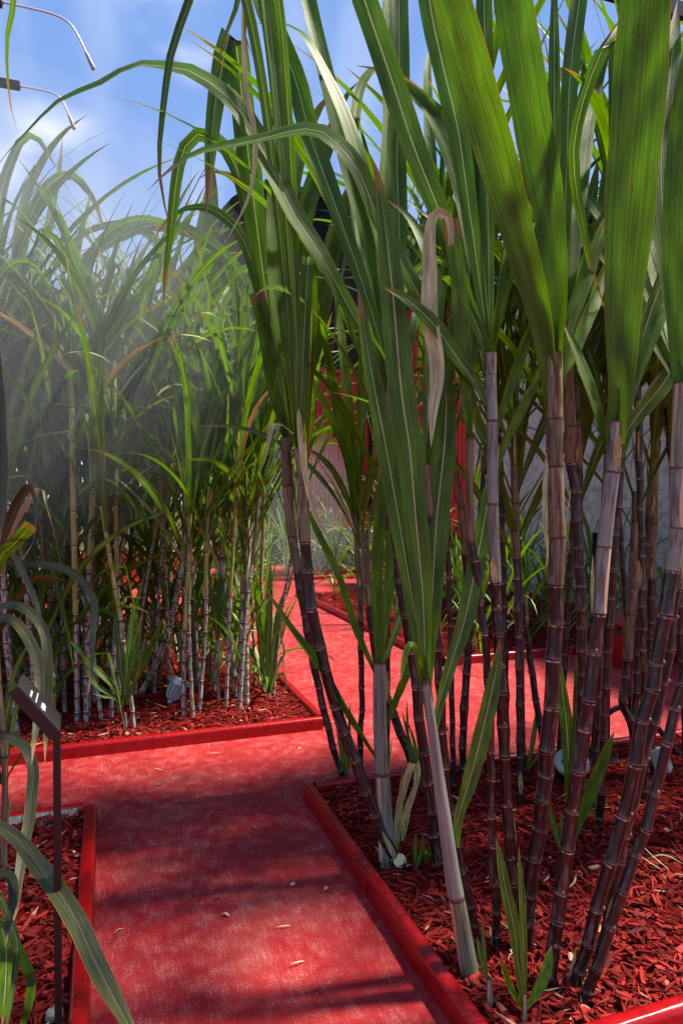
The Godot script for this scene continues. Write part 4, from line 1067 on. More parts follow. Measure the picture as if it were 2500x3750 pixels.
const NEAR_CANES := [
	["dark purple cane at the left edge with drooping bronze leaves",[-0.425,0.04,-3.135],[0,0,0,0.003,0.218,-0.002,0.004,0.382,-0.004,-0.01,0.681,-0.013,-0.036,1.029,-0.027,-0.056,1.434,-0.04],0.0117,0.0139,"tan",0.00,"tan",0.150,0,[
		[[-0.006,0.368,-0.007,-0.032,0.509,0.02,-0.006,0.597,0.061,0.051,0.593,0.107,0.104,0.561,0.16,0.131,0.515,0.205,0.139,0.473,0.24,0.135,0.411,0.29,0.136,0.353,0.345,0.131,0.329,0.368,0.116,0.235,0.475,0.115,0.15,0.603,0.1,0.117,0.668],0.044,[-0.087,0.628,0.774],"dark",0,0,0.16,1],
		[[-0.026,0.797,-0.021,-0.034,1.043,0.053,0.002,1.091,0.092,0.066,1.076,0.149,0.114,1.028,0.206,0.15,0.971,0.263,0.171,0.912,0.316,0.176,0.839,0.378,0.174,0.777,0.435,0.168,0.7,0.514,0.167,0.645,0.578],0.042,[-0.099,0.661,0.744],"dark",0,0,0.16,1],
		[[-0.026,0.855,-0.021,-0.038,1.084,0.025,-0.003,1.125,0.054,0.053,1.14,0.094,0.112,1.122,0.138,0.158,1.076,0.183,0.184,1.026,0.219,0.195,0.951,0.261,0.201,0.843,0.323,0.199,0.728,0.395,0.201,0.606,0.484],0.039,[-0.173,0.55,0.817],"dark",0,0,0.16,1.2],
		[[-0.03,1.086,-0.026,-0.002,1.324,0.052,0.02,1.416,0.098,0.064,1.524,0.167,0.104,1.59,0.22,0.13,1.621,0.251,0.147,1.604,0.27,0.161,1.551,0.308,0.165,1.487,0.35,0.158,1.41,0.401,0.121,1.344,0.446],0.041,[-0.685,-0.307,0.661],"dark",0,0,0.16,0.6],
		[[-0.046,1.144,-0.033,0.01,1.331,0.141,0.082,1.403,0.281,0.16,1.482,0.457],0.050,[-0.511,-0.656,0.555],"top",0,1,0.16,0.4],
		[[-0.034,1.376,-0.032,0.003,1.412,0.001,0.076,1.313,0.115,0.125,1.234,0.221,0.17,1.151,0.348,0.189,1.073,0.473],0.026,[-0.634,0.491,0.598],"dark",0,0,0.16,1],
		[[-0.046,1.237,-0.034,-0.01,1.307,-0.003,0.121,1.307,0.096,0.234,1.299,0.194,0.309,1.266,0.268,0.349,1.217,0.324,0.372,1.183,0.361,0.375,1.129,0.403,0.369,1.077,0.444,0.365,0.958,0.552,0.351,0.874,0.638],0.033,[-0.685,0.246,0.686],"dark",0,0,0.16,1],
		[[-0.025,0.994,-0.023,0.06,1.153,0.069,0.12,1.238,0.141,0.197,1.266,0.217,0.262,1.254,0.284],0.032,[-0.133,-0.726,0.675],"dark",0,0,0.16,1],
		[[-0.017,0.449,-0.012,0.012,0.671,-0.041,0.042,0.837,-0.072,0.095,0.95,-0.087],0.029,[0.256,0.082,0.963],"top",0,0,0.16,0.8],
		[[-0.006,0.38,-0.008,0.023,0.554,-0.033,0.042,0.663,-0.057,0.106,0.794,-0.081],0.022,[0.399,0.046,0.916],"top",0,0,0.16,0.8],
		[[-0.001,0.368,-0.006,0.049,0.461,0.01,0.093,0.53,0.025,0.132,0.612,0.037,0.165,0.681,0.047],0.013,[0.318,-0.331,0.889],"top",0,0,0.16,0.6]]],
	["broad leaved plant in the bottom left corner, green leaves low down",[-0.417,0.04,-2.427],[0,0,0,-0.016,0.266,-0.009,-0.023,0.532,-0.016],0.0098,0.0114,"tan",0.00,"tan",0.150,0,[
		[[-0.007,0.399,-0.008,0.034,0.515,0.044,0.088,0.537,0.091,0.15,0.516,0.159,0.221,0.471,0.262,0.288,0.433,0.376,0.335,0.405,0.477,0.372,0.381,0.582,0.412,0.369,0.703,0.453,0.373,0.84,0.478,0.386,0.954],0.054,[-0.308,0.85,0.427],"dark",0,0,0.22,1.35],
		[[0.026,0.177,0.006,0.068,0.305,0.074,0.087,0.319,0.093,0.127,0.28,0.18,0.156,0.255,0.254,0.16,0.232,0.338,0.162,0.218,0.466,0.166,0.222,0.584],0.021,[-0.211,0.924,0.318],"top",0,0,0.16,0.7],
		[[0.026,0.133,0.007,0.083,0.203,0.068,0.12,0.201,0.12,0.158,0.188,0.198,0.198,0.178,0.317,0.204,0.177,0.403,0.199,0.188,0.496,0.198,0.208,0.595],0.027,[-0.153,0.985,0.085],"under",0,0,0.16,0.7],
		[[0.026,0.089,0.008,0.073,0.24,0.112,0.093,0.264,0.143,0.127,0.255,0.268,0.152,0.272,0.473,0.175,0.327,0.691],0.031,[-0.077,0.997,-0.011],"top",0,0,0.16,0.9],
		[[0.026,0.177,0.006,0.074,0.394,0.111,0.092,0.408,0.13,0.12,0.415,0.16,0.138,0.402,0.191,0.142,0.366,0.252,0.139,0.346,0.295,0.141,0.322,0.362],0.030,[-0.014,0.884,0.468],"dark",0,0,0.16,0.6]]],
	["grey blurred hanging leaf close to the lens at the left edge",[-0.352,0.013,-1.316],[0,0,0,0.003,0.623,-0.008,-0.003,1.232,-0.019,-0.01,1.747,-0.029,-0.009,2.028,-0.033],0.0086,0.0078,"tan",0.00,"tan",0.200,0,[
		[[-0.004,1.981,-0.03,0.091,2.048,0.012,0.155,1.927,0.053,0.184,1.772,0.088,0.188,1.709,0.101,0.192,1.657,0.112,0.193,1.615,0.121,0.189,1.54,0.135,0.178,1.477,0.146],0.022,[-0.547,0.135,0.826],"dark",0,0,0.16,1.7],
		[[-0.009,2.005,-0.032,-0.026,2.418,-0.228,0.031,2.905,-0.453,0.108,3.064,-0.518,0.134,3.031,-0.574,0.114,2.944,-0.702,0.098,2.914,-0.746,0.085,2.882,-0.789,0.081,2.854,-0.823,0.079,2.811,-0.869,0.083,2.753,-0.927,0.094,2.718,-0.96],0.031,[-0.403,-0.677,0.616],"top",30,0,0.16,1.2]]],
]

const RIGHT_SHOOTS := [
	["bright green shoot of two long leaves at the bottom, nearest the camera",[1.16,0.04,-1.688],0.0065,0.100,[
		[[-0.002,0.033,-0.001,-0.004,0.124,-0.012,-0.01,0.273,-0.04,-0.024,0.4,-0.072,-0.033,0.529,-0.104],0.037,[-0.324,0.176,0.929],"top",0,0,0.3,1.35],
		[[0,0.033,0,0.005,0.204,-0.012,0.009,0.36,-0.027,0.009,0.453,-0.039,0.01,0.52,-0.046],0.024,[-0.138,0.106,0.985],"top",0,0,0.3,1.2],
		[[0.002,0.049,0,-0.033,0.103,-0.005,-0.061,0.167,-0.005,-0.083,0.232,0],0.021,[0.052,-0.018,0.998],"under",0,0,0.3,1],
		[[0.006,0.057,0.001,0.038,0.09,0.002,0.079,0.141,-0.007,0.115,0.203,-0.027],0.033,[-0.393,0.469,0.791],"under",0,0,0.3,1]]],
	["yellow green pair of upright leaves before the white waxed cane",[2.107,0.04,-2.715],0.0093,0.030,[
		[[0.004,0.027,0.001,0.015,0.237,-0.006,0.011,0.474,-0.024,-0.003,0.646,-0.043,-0.005,0.792,-0.056],0.061,[-0.52,0.053,0.853],"top",0,0,0.3,1.5],
		[[0.009,0.027,0.003,0.024,0.238,-0.001,0.051,0.476,-0.005,0.06,0.674,-0.014,0.062,0.807,-0.022],0.040,[-0.326,0.055,0.944],"top",0,0,0.3,1.4]]],
	["single slanting green leaf right of the white waxed cane",[1.952,0.04,-2.496],0.0061,0.020,[
		[[0.006,0.012,0.002,0.035,0.111,0.011,0.094,0.27,0.029,0.153,0.43,0.047,0.191,0.531,0.058],0.054,[-0.563,0.115,0.819],"under",0,0,0.4,1.2]]],
	["small shoot with two short leaves left of the white waxed cane",[1.876,0.04,-2.448],0.0060,0.020,[
		[[-0.002,0.012,-0.001,-0.02,0.084,-0.008,-0.042,0.168,-0.017,-0.053,0.24,-0.022],0.026,[-0.351,0.008,0.936],"top",0,0,0.3,1.2],
		[[0,0.012,0,0.003,0.093,-0.008,0.01,0.195,-0.02],0.014,[-0.287,0.121,0.95],"top",0,0,0.3,1.2]]],
	["little purple stemmed shoot at the foot of the pale lilac cane",[1.102,0.04,-1.788],0.0101,0.090,[
		[[-0.001,0.076,-0.002,-0.014,0.123,-0.012,-0.025,0.206,-0.033],0.020,[-0.145,0.205,0.968],"top",0,0,0.4,1.2],
		[[-0.003,0.076,-0.002,-0.009,0.171,-0.015,-0.008,0.258,-0.028],0.012,[-0.055,0.138,0.989],"top",0,0,0.4,1]]],
	["tiny green sprout right of the cut stump",[1.23,0.04,-2.579],0.0047,0.020,[
		[[-0.001,0,0,-0.004,0.07,-0.002,0,0.151,-0.002],0.019,[-0.428,0.014,0.904],"top",0,0,0.4,1],
		[[0.002,0,0.001,0.015,0.047,0.004,0.026,0.099,0.007],0.016,[-0.529,0.069,0.846],"top",0,0,0.4,1]]],
	["tiny green sprout with a long thin leaf further right of the stump",[1.279,0.04,-2.585],0.0047,0.020,[
		[[-0.002,0.012,-0.001,-0.009,0.07,-0.004,-0.014,0.143,-0.007],0.014,[-0.395,0.007,0.919],"top",0,0,0.4,1],
		[[0,0.012,0,0.016,0.059,0.005,0.025,0.106,0.007],0.019,[-0.547,0.08,0.834],"under",0,0,0.4,1]]],
	["thin leaved shoot at the far left corner of the right bed",[1.242,0.04,-3.526],0.0092,0.030,[
		[[0,0.015,0,-0.018,0.24,-0.026,-0.028,0.389,-0.047,-0.05,0.569,-0.078],0.037,[-0.126,0.144,0.982],"top",0,0,0.35,1],
		[[0.003,0.015,0.001,0.012,0.153,0.002,0.001,0.245,-0.003,0.01,0.337,-0.001],0.028,[-0.158,0.016,0.987],"top",0,0,0.35,1.2],
		[[0.006,0.015,0.002,-0.021,0.05,0.004,-0.104,0.049,0.012,-0.205,0.044,0.034],0.015,[-0.018,0.996,0.083],"under",0,0,0.3,1],
		[[0.009,0.015,0.003,0.029,0.119,0,0.035,0.296,-0.024,0.049,0.429,-0.042],0.018,[-0.169,0.142,0.975],"under",0,0,0.3,1]]],
	["narrow leaved shoot by the slanting dark cane",[1.565,0.04,-3.158],0.0072,0.020,[
		[[-0.003,0.014,-0.001,-0.018,0.136,-0.028,-0.057,0.281,-0.082,-0.079,0.442,-0.14],0.020,[0.123,0.361,0.925],"top",0,0,0.4,1],
		[[-0.005,0.014,-0.002,-0.035,0.109,-0.027,-0.069,0.257,-0.072,-0.053,0.501,-0.132],0.020,[0.12,0.262,0.958],"under",0,0,0.4,1],
		[[0.003,0.014,0.001,-0.026,0.143,-0.011,-0.066,0.33,-0.028,-0.093,0.415,-0.038],0.020,[-0.011,0.096,0.995],"top",0,0,0.4,1]]],
	["grass like shoot near the round ground lamp",[2.275,0.04,-3.288],0.0063,0.020,[
		[[0,0.016,0,0.023,0.142,0.006,0.046,0.3,0.012,0.058,0.394,0.014],0.028,[-0.459,0.034,0.888],"top",0,0,0.4,1.2],
		[[-0.003,0.016,-0.001,-0.014,0.11,-0.007,-0.044,0.205,-0.018],0.016,[-0.334,0.012,0.942],"under",0,0,0.16,1],
		[[0.003,0.016,0.001,0.045,0.079,0.014,0.083,0.142,0.027],0.019,[-0.381,0.052,0.923],"top",0,0,0.16,1]]],
	["green tuft behind the white waxed cane, beside the hose",[2.252,0.04,-2.665],0.0067,0.020,[
		[[-0.002,0.013,-0.001,0.002,0.138,-0.023,0.018,0.261,-0.051],0.024,[-0.62,0.202,0.758],"top",0,0,0.3,1.2],
		[[0.003,0.013,0.001,0.019,0.067,0.006,0.041,0.12,0.012],0.016,[-0.577,0.118,0.808],"top",0,0,0.16,1],
		[[0,0.013,0,-0.051,0.062,0.002,-0.096,0.129,0.018],0.021,[0.365,0.161,0.917],"under",0,0,0.16,1],
		[[0.005,0.013,0.002,0.011,0.147,0.002,0.009,0.307,-0.001],0.013,[-0.506,0.015,0.862],"under",0,0,0.16,1]]],
]

const LEFT_SHOOTS := [
	["leafy young shoot spreading low at the front of the left bed",[0.1,0.04,-4.822],0.0122,0.120,[
		[[-0.006,0.192,-0.005,-0.031,0.504,-0.051,-0.056,0.781,-0.105,-0.073,0.968,-0.145],0.045,[0.074,0.206,0.976],"top",0,0,0.16,1.3],
		[[-0.001,0.192,-0.003,0.023,0.505,-0.027,0.061,0.782,-0.054,0.136,1.063,-0.074],0.045,[0.125,0.058,0.99],"top",0,0,0.16,1.2],
		[[-0.012,0.182,-0.007,-0.103,0.326,-0.03,-0.226,0.461,-0.057,-0.33,0.595,-0.077,-0.379,0.622,-0.088],0.049,[0.418,0.487,0.767],"top",0,0,0.25,1.2],
		[[-0.012,0.173,-0.007,-0.104,0.254,-0.017,-0.2,0.338,-0.016,-0.259,0.478,0.009],0.038,[0.563,0.301,0.77],"top",0,0,0.16,1],
		[[-0.004,0.192,-0.004,0.04,0.41,-0.022,0.078,0.61,-0.051,0.116,0.776,-0.077],0.038,[0.128,0.122,0.984],"under",0,0,0.16,1],
		[[-0.001,0.192,-0.003,0.111,0.432,0.015,0.202,0.635,0.023,0.254,0.765,0.024],0.049,[0.028,-0.039,0.999],"under",0,0,0.16,0.9],
		[[0.003,0.173,-0.002,0.065,0.342,0.018,0.111,0.511,0.031,0.129,0.642,0.035],0.041,[0.072,-0.073,0.995],"top",0,0,0.16,1.3],
		[[-0.012,0.154,-0.006,-0.068,0.218,0,-0.139,0.243,0.011,-0.208,0.276,0.03],0.019,[0.401,0.597,0.695],"top",0,0,0.16,1]]],
	["fan of green leaves between the pale canes of the left bed",[0.804,0.04,-5.261],0.0128,0.260,[
		[[-0.004,0.492,-0.009,-0.029,0.784,-0.08,-0.052,0.952,-0.138],0.047,[-0.155,0.253,0.955],"top",0,0,0.16,1.1],
		[[-0.002,0.492,-0.008,0.011,0.785,-0.057,0.032,1.017,-0.109],0.056,[-0.147,0.197,0.969],"under",0,0,0.16,1],
		[[0.002,0.492,-0.006,0.051,0.742,-0.04,0.123,0.952,-0.077],0.043,[0.021,0.147,0.989],"top",0,0,0.16,1],
		[[-0.006,0.482,-0.009,-0.017,0.685,-0.016,-0.057,0.835,-0.032],0.039,[0.043,0.071,0.997],"top",0,0,0.16,1]]],
	["grassy clump over the kerb at the right corner of left bed",[1.195,0.04,-5.203],0.0152,0.050,[
		[[0,0.043,-0.001,0.037,0.343,-0.014,0.087,0.664,-0.035,0.179,0.923,-0.04,0.215,1.054,-0.047],0.052,[-0.083,0.065,0.994],"top",0,0,0.16,1.3],
		[[0,0.043,-0.001,-0.004,0.343,-0.027,0.014,0.664,-0.058,0.038,1.098,-0.109],0.061,[-0.224,0.117,0.968],"top",0,0,0.16,1.3],
		[[0,0.043,-0.001,-0.05,0.304,-0.022,-0.069,0.564,-0.032,-0.109,0.89,-0.051],0.048,[-0.194,0.029,0.981],"top",0,0,0.16,1.2],
		[[0,0.043,-0.001,0.052,0.239,0.015,0.114,0.369,0.034,0.064,0.564,0.014],0.022,[0.265,-0.007,0.964],"top",0,0,0.16,1.2],
		[[0,0.043,-0.001,0.054,0.182,0.052,0.101,0.209,0.087,0.109,0.093,0.142],0.022,[-0.765,0.165,0.623],"top",0,0,0.16,1.1],
		[[0,0.033,0,0.073,0.26,0.021,0.104,0.347,0.031,0.11,0.195,0.035],0.022,[-0.174,0.107,0.979],"dry",0,0,0.16,1],
		[[-0.01,0.033,-0.004,-0.058,0.182,0.012,-0.125,0.277,0.024,-0.193,0.221,0.036],0.022,[0.302,0.594,0.745],"top",0,0,0.16,1.1]]],
]

func v3s(a: Array) -> PackedVector3Array:
	var out := PackedVector3Array()
	for i in range(0, a.size(), 3):
		out.append(Vector3(a[i], a[i + 1], a[i + 2]))
	return out


func add_leaf(parent: Node, mesh: Mesh, kind: String) -> void:
	part("dry_leaf" if kind == "dry" else "leaf", mesh, M[kind], parent)


func traced_leaf(parent: Node, l: Array, down := Vector3.ZERO) -> void:
	var k: float = l[7]
	var y := rng.randf_range(-0.06, 0.1) if l[3] != "dry" else 0.0
	var run := v3s(l[0])
	if down != Vector3.ZERO and l[5] == 0:
		run.insert(0, run[0] + down * rng.randf_range(0.02, 0.12))
	var mesh := blade(run, l[1], Vector3(l[2][0], l[2][1], l[2][2]), 30, Color(k * (1.0 + y), k, k * (1.0 - y)), l[4], l[5] > 0, rng.randi() % 1000, l[6], 2.8, 0.5)
	add_leaf(parent, mesh, l[3])


# more leaves round a stalk's top, set alternately left and right as cane leaves are
func crown(parent: Node, top: Vector3, down: Vector3, n: int, size: float, seg := 16, width := 0.045, erect := 0.0, light := 1.0, dead := 0.15) -> void:
	var az := rng.randf() * TAU
	for i in n:
		var f := float(i) / maxi(n - 1, 1)
		var at := top + down * (1.0 - f) * 0.042 * n * rng.randf_range(0.8, 1.2)
		var a := az + (PI if i % 2 else 0.0) + rng.randf_range(-0.6, 0.6)
		var e0 := lerpf(0.95, 1.48, f) + rng.randf_range(-0.12, 0.1)
		var length := size * lerpf(0.85, 1.15, sin(f * PI)) * rng.randf_range(0.8, 1.2)
		var droop := lerpf(1.7, 0.75, f) * rng.randf_range(0.6, 1.6) * (1.0 - 0.55 * erect)
		e0 = lerpf(e0, 1.42, erect * 0.5)
		var kink := rng.randf_range(0.45, 0.8) if rng.randf() < 0.22 else -1.0
		var run := leaf_run(at, a, e0, length, droop, kink, rng.randf_range(-0.5, 0.5))
		var hint := Vector3(-sin(e0) * cos(a), cos(e0), -sin(e0) * sin(a)).rotated(Vector3.UP, rng.randf_range(-0.7, 0.7))
		var kind := "top" if rng.randf() < 0.6 else "under"
		if i < n / 4 and rng.randf() < dead:
			kind = "dry"
		add_leaf(parent, blade(run, width * rng.randf_range(0.7, 1.25), hint, seg, leaf_tint() * light, rng.randf_range(-50, 50), false, rng.randi() % 1000), kind)


func traced_cane(d: Array, called: String, category: String, group: String, size: float, seg := 12) -> Node3D:
	rng.seed = hash(d[0])
	var o := thing(called, d[0], category, Vector3(d[1][0], d[1][1], d[1][2]), group)
	var pts := v3s(d[2])
	pts[0] += (pts[0] - pts[1]).normalized() * 0.03
	stalk(o, pts, d[3], d[4], d[8], M[d[5]], d[6], M[d[7]], seg)
	var tip := pts[pts.size() - 1]
	var down := (pts[pts.size() - 2] - tip).normalized()
	for l in d[10]:
		traced_leaf(o, l, down if Vector3(l[0][0], l[0][1], l[0][2]).distance_to(tip) < 0.1 else Vector3.ZERO)
	if d[9] > 0:
		var m := pts.size()
		crown(o, pts[m - 1], (pts[m - 2] - pts[m - 1]).normalized(), d[9] + 2, size, 18, 0.05, 0.7, 1.15, 0.1)
	return o


func traced_shoot(d: Array, group: String) -> void:
	var o := thing("cane_shoot", d[0], "cane shoot", Vector3(d[1][0], d[1][1], d[1][2]), group)
	var c := PackedVector3Array([Vector3(0, -0.02, 0), Vector3(0.002, d[3] * 0.5, 0), Vector3(0, d[3], 0.001)])
	part("stem", tube(c, PackedFloat32Array([d[2], d[2] * 0.9, d[2] * 0.7]), PackedFloat32Array([0.1, 0.5, 0.9]), 8), M.lilac, o)
	for l in d[4]:
		traced_leaf(o, l)


func build_right_bed() -> void:
	for d in RIGHT_CANES:
		traced_cane(d, "sugarcane", "sugarcane", "tall dark canes of the right bed", 1.35)
	for d in RIGHT_SHOOTS:
		traced_shoot(d, "young shoots in the right bed")
	rng.seed = 41
	# canes that fill the back and the right of the bed
	var spots := [[1.75, 3.2], [2.0, 2.95], [2.15, 3.3], [2.5, 3.3], [2.62, 2.75], [2.8, 3.05], [3.0, 3.25], [3.15, 2.6], [3.3, 3.0], [3.5, 3.2], [3.55, 2.2], [3.85, 2.9], [4.1, 2.4], [4.3, 3.2], [4.6, 2.8], [5.0, 3.1], [5.4, 2.6], [1.4, 3.3], [1.9, 3.38], [2.35, 2.9], [2.95, 2.8], [3.4, 2.5], [2.7, 3.35], [2.2, 2.6], [3.75, 3.35], [4.0, 2.75]]
	for i in spots.size():
		var s: Array = spots[i]
		var o := thing("sugarcane", "dark cane at the crowded back of right bed, number %s from left" % ORD[i], "sugarcane", Vector3(s[0], 0.04, -s[1]), "tall dark canes of the right bed")
		var h := rng.randf_range(2.0, 3.1)
		var lean := Vector3(rng.randf_range(-0.25, 0.2), 0, rng.randf_range(-0.15, 0.15))
		var pts := PackedVector3Array([Vector3(0, -0.03, 0), lean * 0.25 + Vector3(0, h * 0.35, 0), lean * 0.6 + Vector3(0, h * 0.7, 0), lean + Vector3(0, h, 0)])
		var r := rng.randf_range(0.015, 0.021)
		stalk(o, pts, r, r * 0.95, 0.13, M.purple, rng.randf_range(0.55, 0.8), M.tan, 10)
		crown(o, pts[3], (pts[2] - pts[3]).normalized(), 18, 1.8, 20, 0.052, 0.5, 1.15, 0.0)


const ORD := ["one", "two", "three", "four", "five", "six", "seven", "eight", "nine", "ten", "eleven", "twelve", "thirteen", "fourteen", "fifteen", "sixteen", "seventeen", "eighteen", "nineteen", "twenty", "twenty one", "twenty two", "twenty three", "twenty four", "twenty five", "twenty six", "twenty seven", "twenty eight", "twenty nine", "thirty"]
const ROWS := ["second", "third", "fourth", "fifth", "sixth", "seventh", "eighth"]


# a cane for the fields: stalk, sheathed top, leaves; copied and turned
func field_cane(kind: int) -> Node3D:
	var o := Node3D.new()
	var h := [1.9, 2.1, 2.2, 2.4, 2.6, 2.7, 2.9, 2.2, 2.5, 1.6, 2.8, 2.6, 2.0, 2.5][kind] as float
	var lean := Vector3(rng.randf_range(-0.3, 0.3), 0, rng.randf_range(-0.3, 0.3))
	var pts := PackedVector3Array([Vector3(0, -0.03, 0), lean * 0.3 + Vector3(0, h * 0.35, 0), lean * 0.8 + Vector3(0, h * 0.7, 0), lean + Vector3(0, h, 0)])
	var r := rng.randf_range(0.015, 0.02)
	var split := rng.randf_range(0.3, 0.6)
	part("stalk", far_stalk(pts, r, r * 0.9, 0.12, 8, 0.0, split), M.waxy, o)
	part("leaf_sheath", far_stalk(pts, r * 1.1, r, 0.26, 8, split, 1.0), M.green if kind % 3 else M.tan, o)
	crown(o, pts[3], (pts[2] - pts[3]).normalized(), 16 + kind % 3, 1.5, 14, 0.05, 0.5, 1.6, 0.05)
	for i in 4:
		var a := rng.randf() * TAU
		var at := along_at(along(pts, 30), rng.randf_range(0.1, 0.6))
		add_leaf(o, blade(leaf_run(at, a, 1.3, rng.randf_range(0.5, 1.1), rng.randf_range(0.5, 1.8)), 0.03, Vector3(-cos(a), 0.3, -sin(a)), 12, leaf_tint() * 1.4, 30, false, i), "dry" if i == 0 and kind % 3 == 0 else "top")
	return o


# a short young cane, all leaves
func young_cane(kind: int) -> Node3D:
	var o := Node3D.new()
	var h := rng.randf_range(0.3, 0.7)
	var pts := PackedVector3Array([Vector3(0, -0.03, 0), Vector3(0.01, h * 0.5, 0), Vector3(rng.randf_range(-0.06, 0.06), h, rng.randf_range(-0.06, 0.06))])
	part("stalk", far_stalk(pts, 0.013, 0.011, 0.16, 6), M.green if kind % 2 else M.tan, o)
	crown(o, pts[2], Vector3.DOWN, 11, 0.9, 11, 0.032, 0.2, 1.5)
	for i in 3:
		var a := rng.randf() * TAU
		add_leaf(o, blade(leaf_run(Vector3(0, 0.02, 0), a, 1.2, 0.5, 1.6), 0.02, Vector3.UP, 10, leaf_tint(), 20), "dry" if i == 0 else "top")
	return o


func plant(proto: Node3D, called: String, label: String, at: Vector3, turn: float, size: float, group: String) -> void:
	var o: Node3D = proto.duplicate()
	o.name = numbered(called)
	o.position = at
	o.rotation.y = turn
	o.scale = Vector3.ONE * size
	tag(o, label, "sugarcane", group)
	add_child(o)


func build_left_bed() -> void:
	for d in LEFT_CANES:
		traced_cane(d, "sugarcane", "sugarcane", "front row canes of the left bed", 1.4, 10)
	for d in LEFT_SHOOTS:
		traced_shoot(d, "young shoots in the left bed")
	rng.seed = 77
	var protos := []
	for k in 14:
		protos.append(field_cane(k))
	var rows := [5.15, 5.6, 6.1, 6.7, 7.4, 8.2, 9.1]
	for r in rows.size():
		var w: float = rows[r]
		# the strip of the row that the picture shows, nearest the far path first
		var x0 := 1.28
		var x1 := -0.36 * w - 0.1
		var n := int((x0 - x1) / lerpf(0.155, 0.27, r / 6.0))
		for i in n:
			var x := lerpf(x0, x1, (i + rng.randf_range(0.1, 0.9)) / n)
			if r == 0 and absf(x - 0.42) < 0.3:
				x += 0.34 if x > 0.42 else -0.34  # open mulch round the spot lamp
			plant(protos[rng.randi() % 14], "sugarcane", "waxy cane in the %s row of the left bed, number %s from the far path" % [ROWS[r], ORD[i]], Vector3(x, 0.04, -w - rng.randf_range(-0.16, 0.16)), rng.randf() * TAU, rng.randf_range(0.85, 1.12), "canes of the left bed")
	var tufts := []
	for k in 5:
		tufts.append(young_cane(k))
	for i in 30:
		var w := rng.randf_range(4.95, 6.6)
		var x := lerpf(1.25, -0.34 * w, (i + rng.randf_range(0.2, 0.8)) / 30.0)
		if absf(x - 0.42) < 0.42:
			w = maxf(w, 5.75)  # open mulch round the spot lamp
		plant(tufts[rng.randi() % 5], "young_cane", "young leafy cane low among the left bed stalks, number %s from the far path" % ORD[i], Vector3(x, 0.04, -w), rng.randf() * TAU, rng.randf_range(1.0, 1.8), "young canes low in the left bed")
	for p in tufts:
		p.free()
	# far beyond the left bed
	for i in 46:
		var w := rng.randf_range(14.5, 22.0)
		var x := rng.randf_range(-0.36 * w - 0.3, 1.6 + (w - 14.5) * 0.1)
		plant(protos[rng.randi() % 14], "sugarcane", "distant hazy cane beyond the left bed, one of a thicket on the skyline", Vector3(x, 0.0, -w), rng.randf() * TAU, rng.randf_range(1.4, 1.8), "distant canes beyond the left bed")
	for p in protos:
		p.free()


func build_near_left() -> void:
	for d in NEAR_CANES:
		traced_cane(d, "bronze_cane", "sugarcane", "shaded canes close on the left", 1.1)


func build_far_canes() -> void:
	var protos := []
	for k in 7:
		protos.append(young_cane(k))
	var n := 0
	for r in 5:
		var w: float = [6.3, 7.1, 8.1, 9.3, 10.6][r]
		var m: int = [9, 9, 9, 8, 8][r]
		for i in m:
			var x := lerpf(3.45, 6.6, (i + rng.randf_range(0.1, 0.9)) / m)
			plant(protos[rng.randi() % 7], "young_cane", "pale young cane of the far right bed, row %s, number %s from the far path" % [ORD[r], ORD[i]], Vector3(x, 0.04, -w - rng.randf_range(-0.25, 0.25)), rng.randf() * TAU, rng.randf_range(0.9, 1.5), "young canes of the far right bed")
			n += 1
	for i in 14:
		plant(protos[rng.randi() % 7], "young_cane", "wispy young cane before the red metal wall, number %s from the left" % ORD[i], Vector3(lerpf(2.0, 6.6, (i + rng.randf_range(0.2, 0.8)) / 14.0), 0.04, -rng.randf_range(13.6, 14.4)), rng.randf() * TAU, rng.randf_range(1.3, 2.0), "young canes before the red metal wall")
	for p in protos:
		p.free()


# ------------------------------------------------------------------ buildings behind
func ribbed(width: float, height: float, pitch: float) -> ArrayMesh:
	var v := PackedVector3Array()
	var uv := PackedVector2Array()
	var n := int(width / pitch)
	for j in 2:
		for i in n * 4 + 1:
			var k := i % 4
			v.append(Vector3((i / 4 + [0.0, 0.3, 0.5, 0.8][k]) * pitch, height * j, 0.035 if k == 1 or k == 2 else 0.0))
			uv.append(Vector2(i, j))
	return sheet(v, uv, n * 4 + 1)


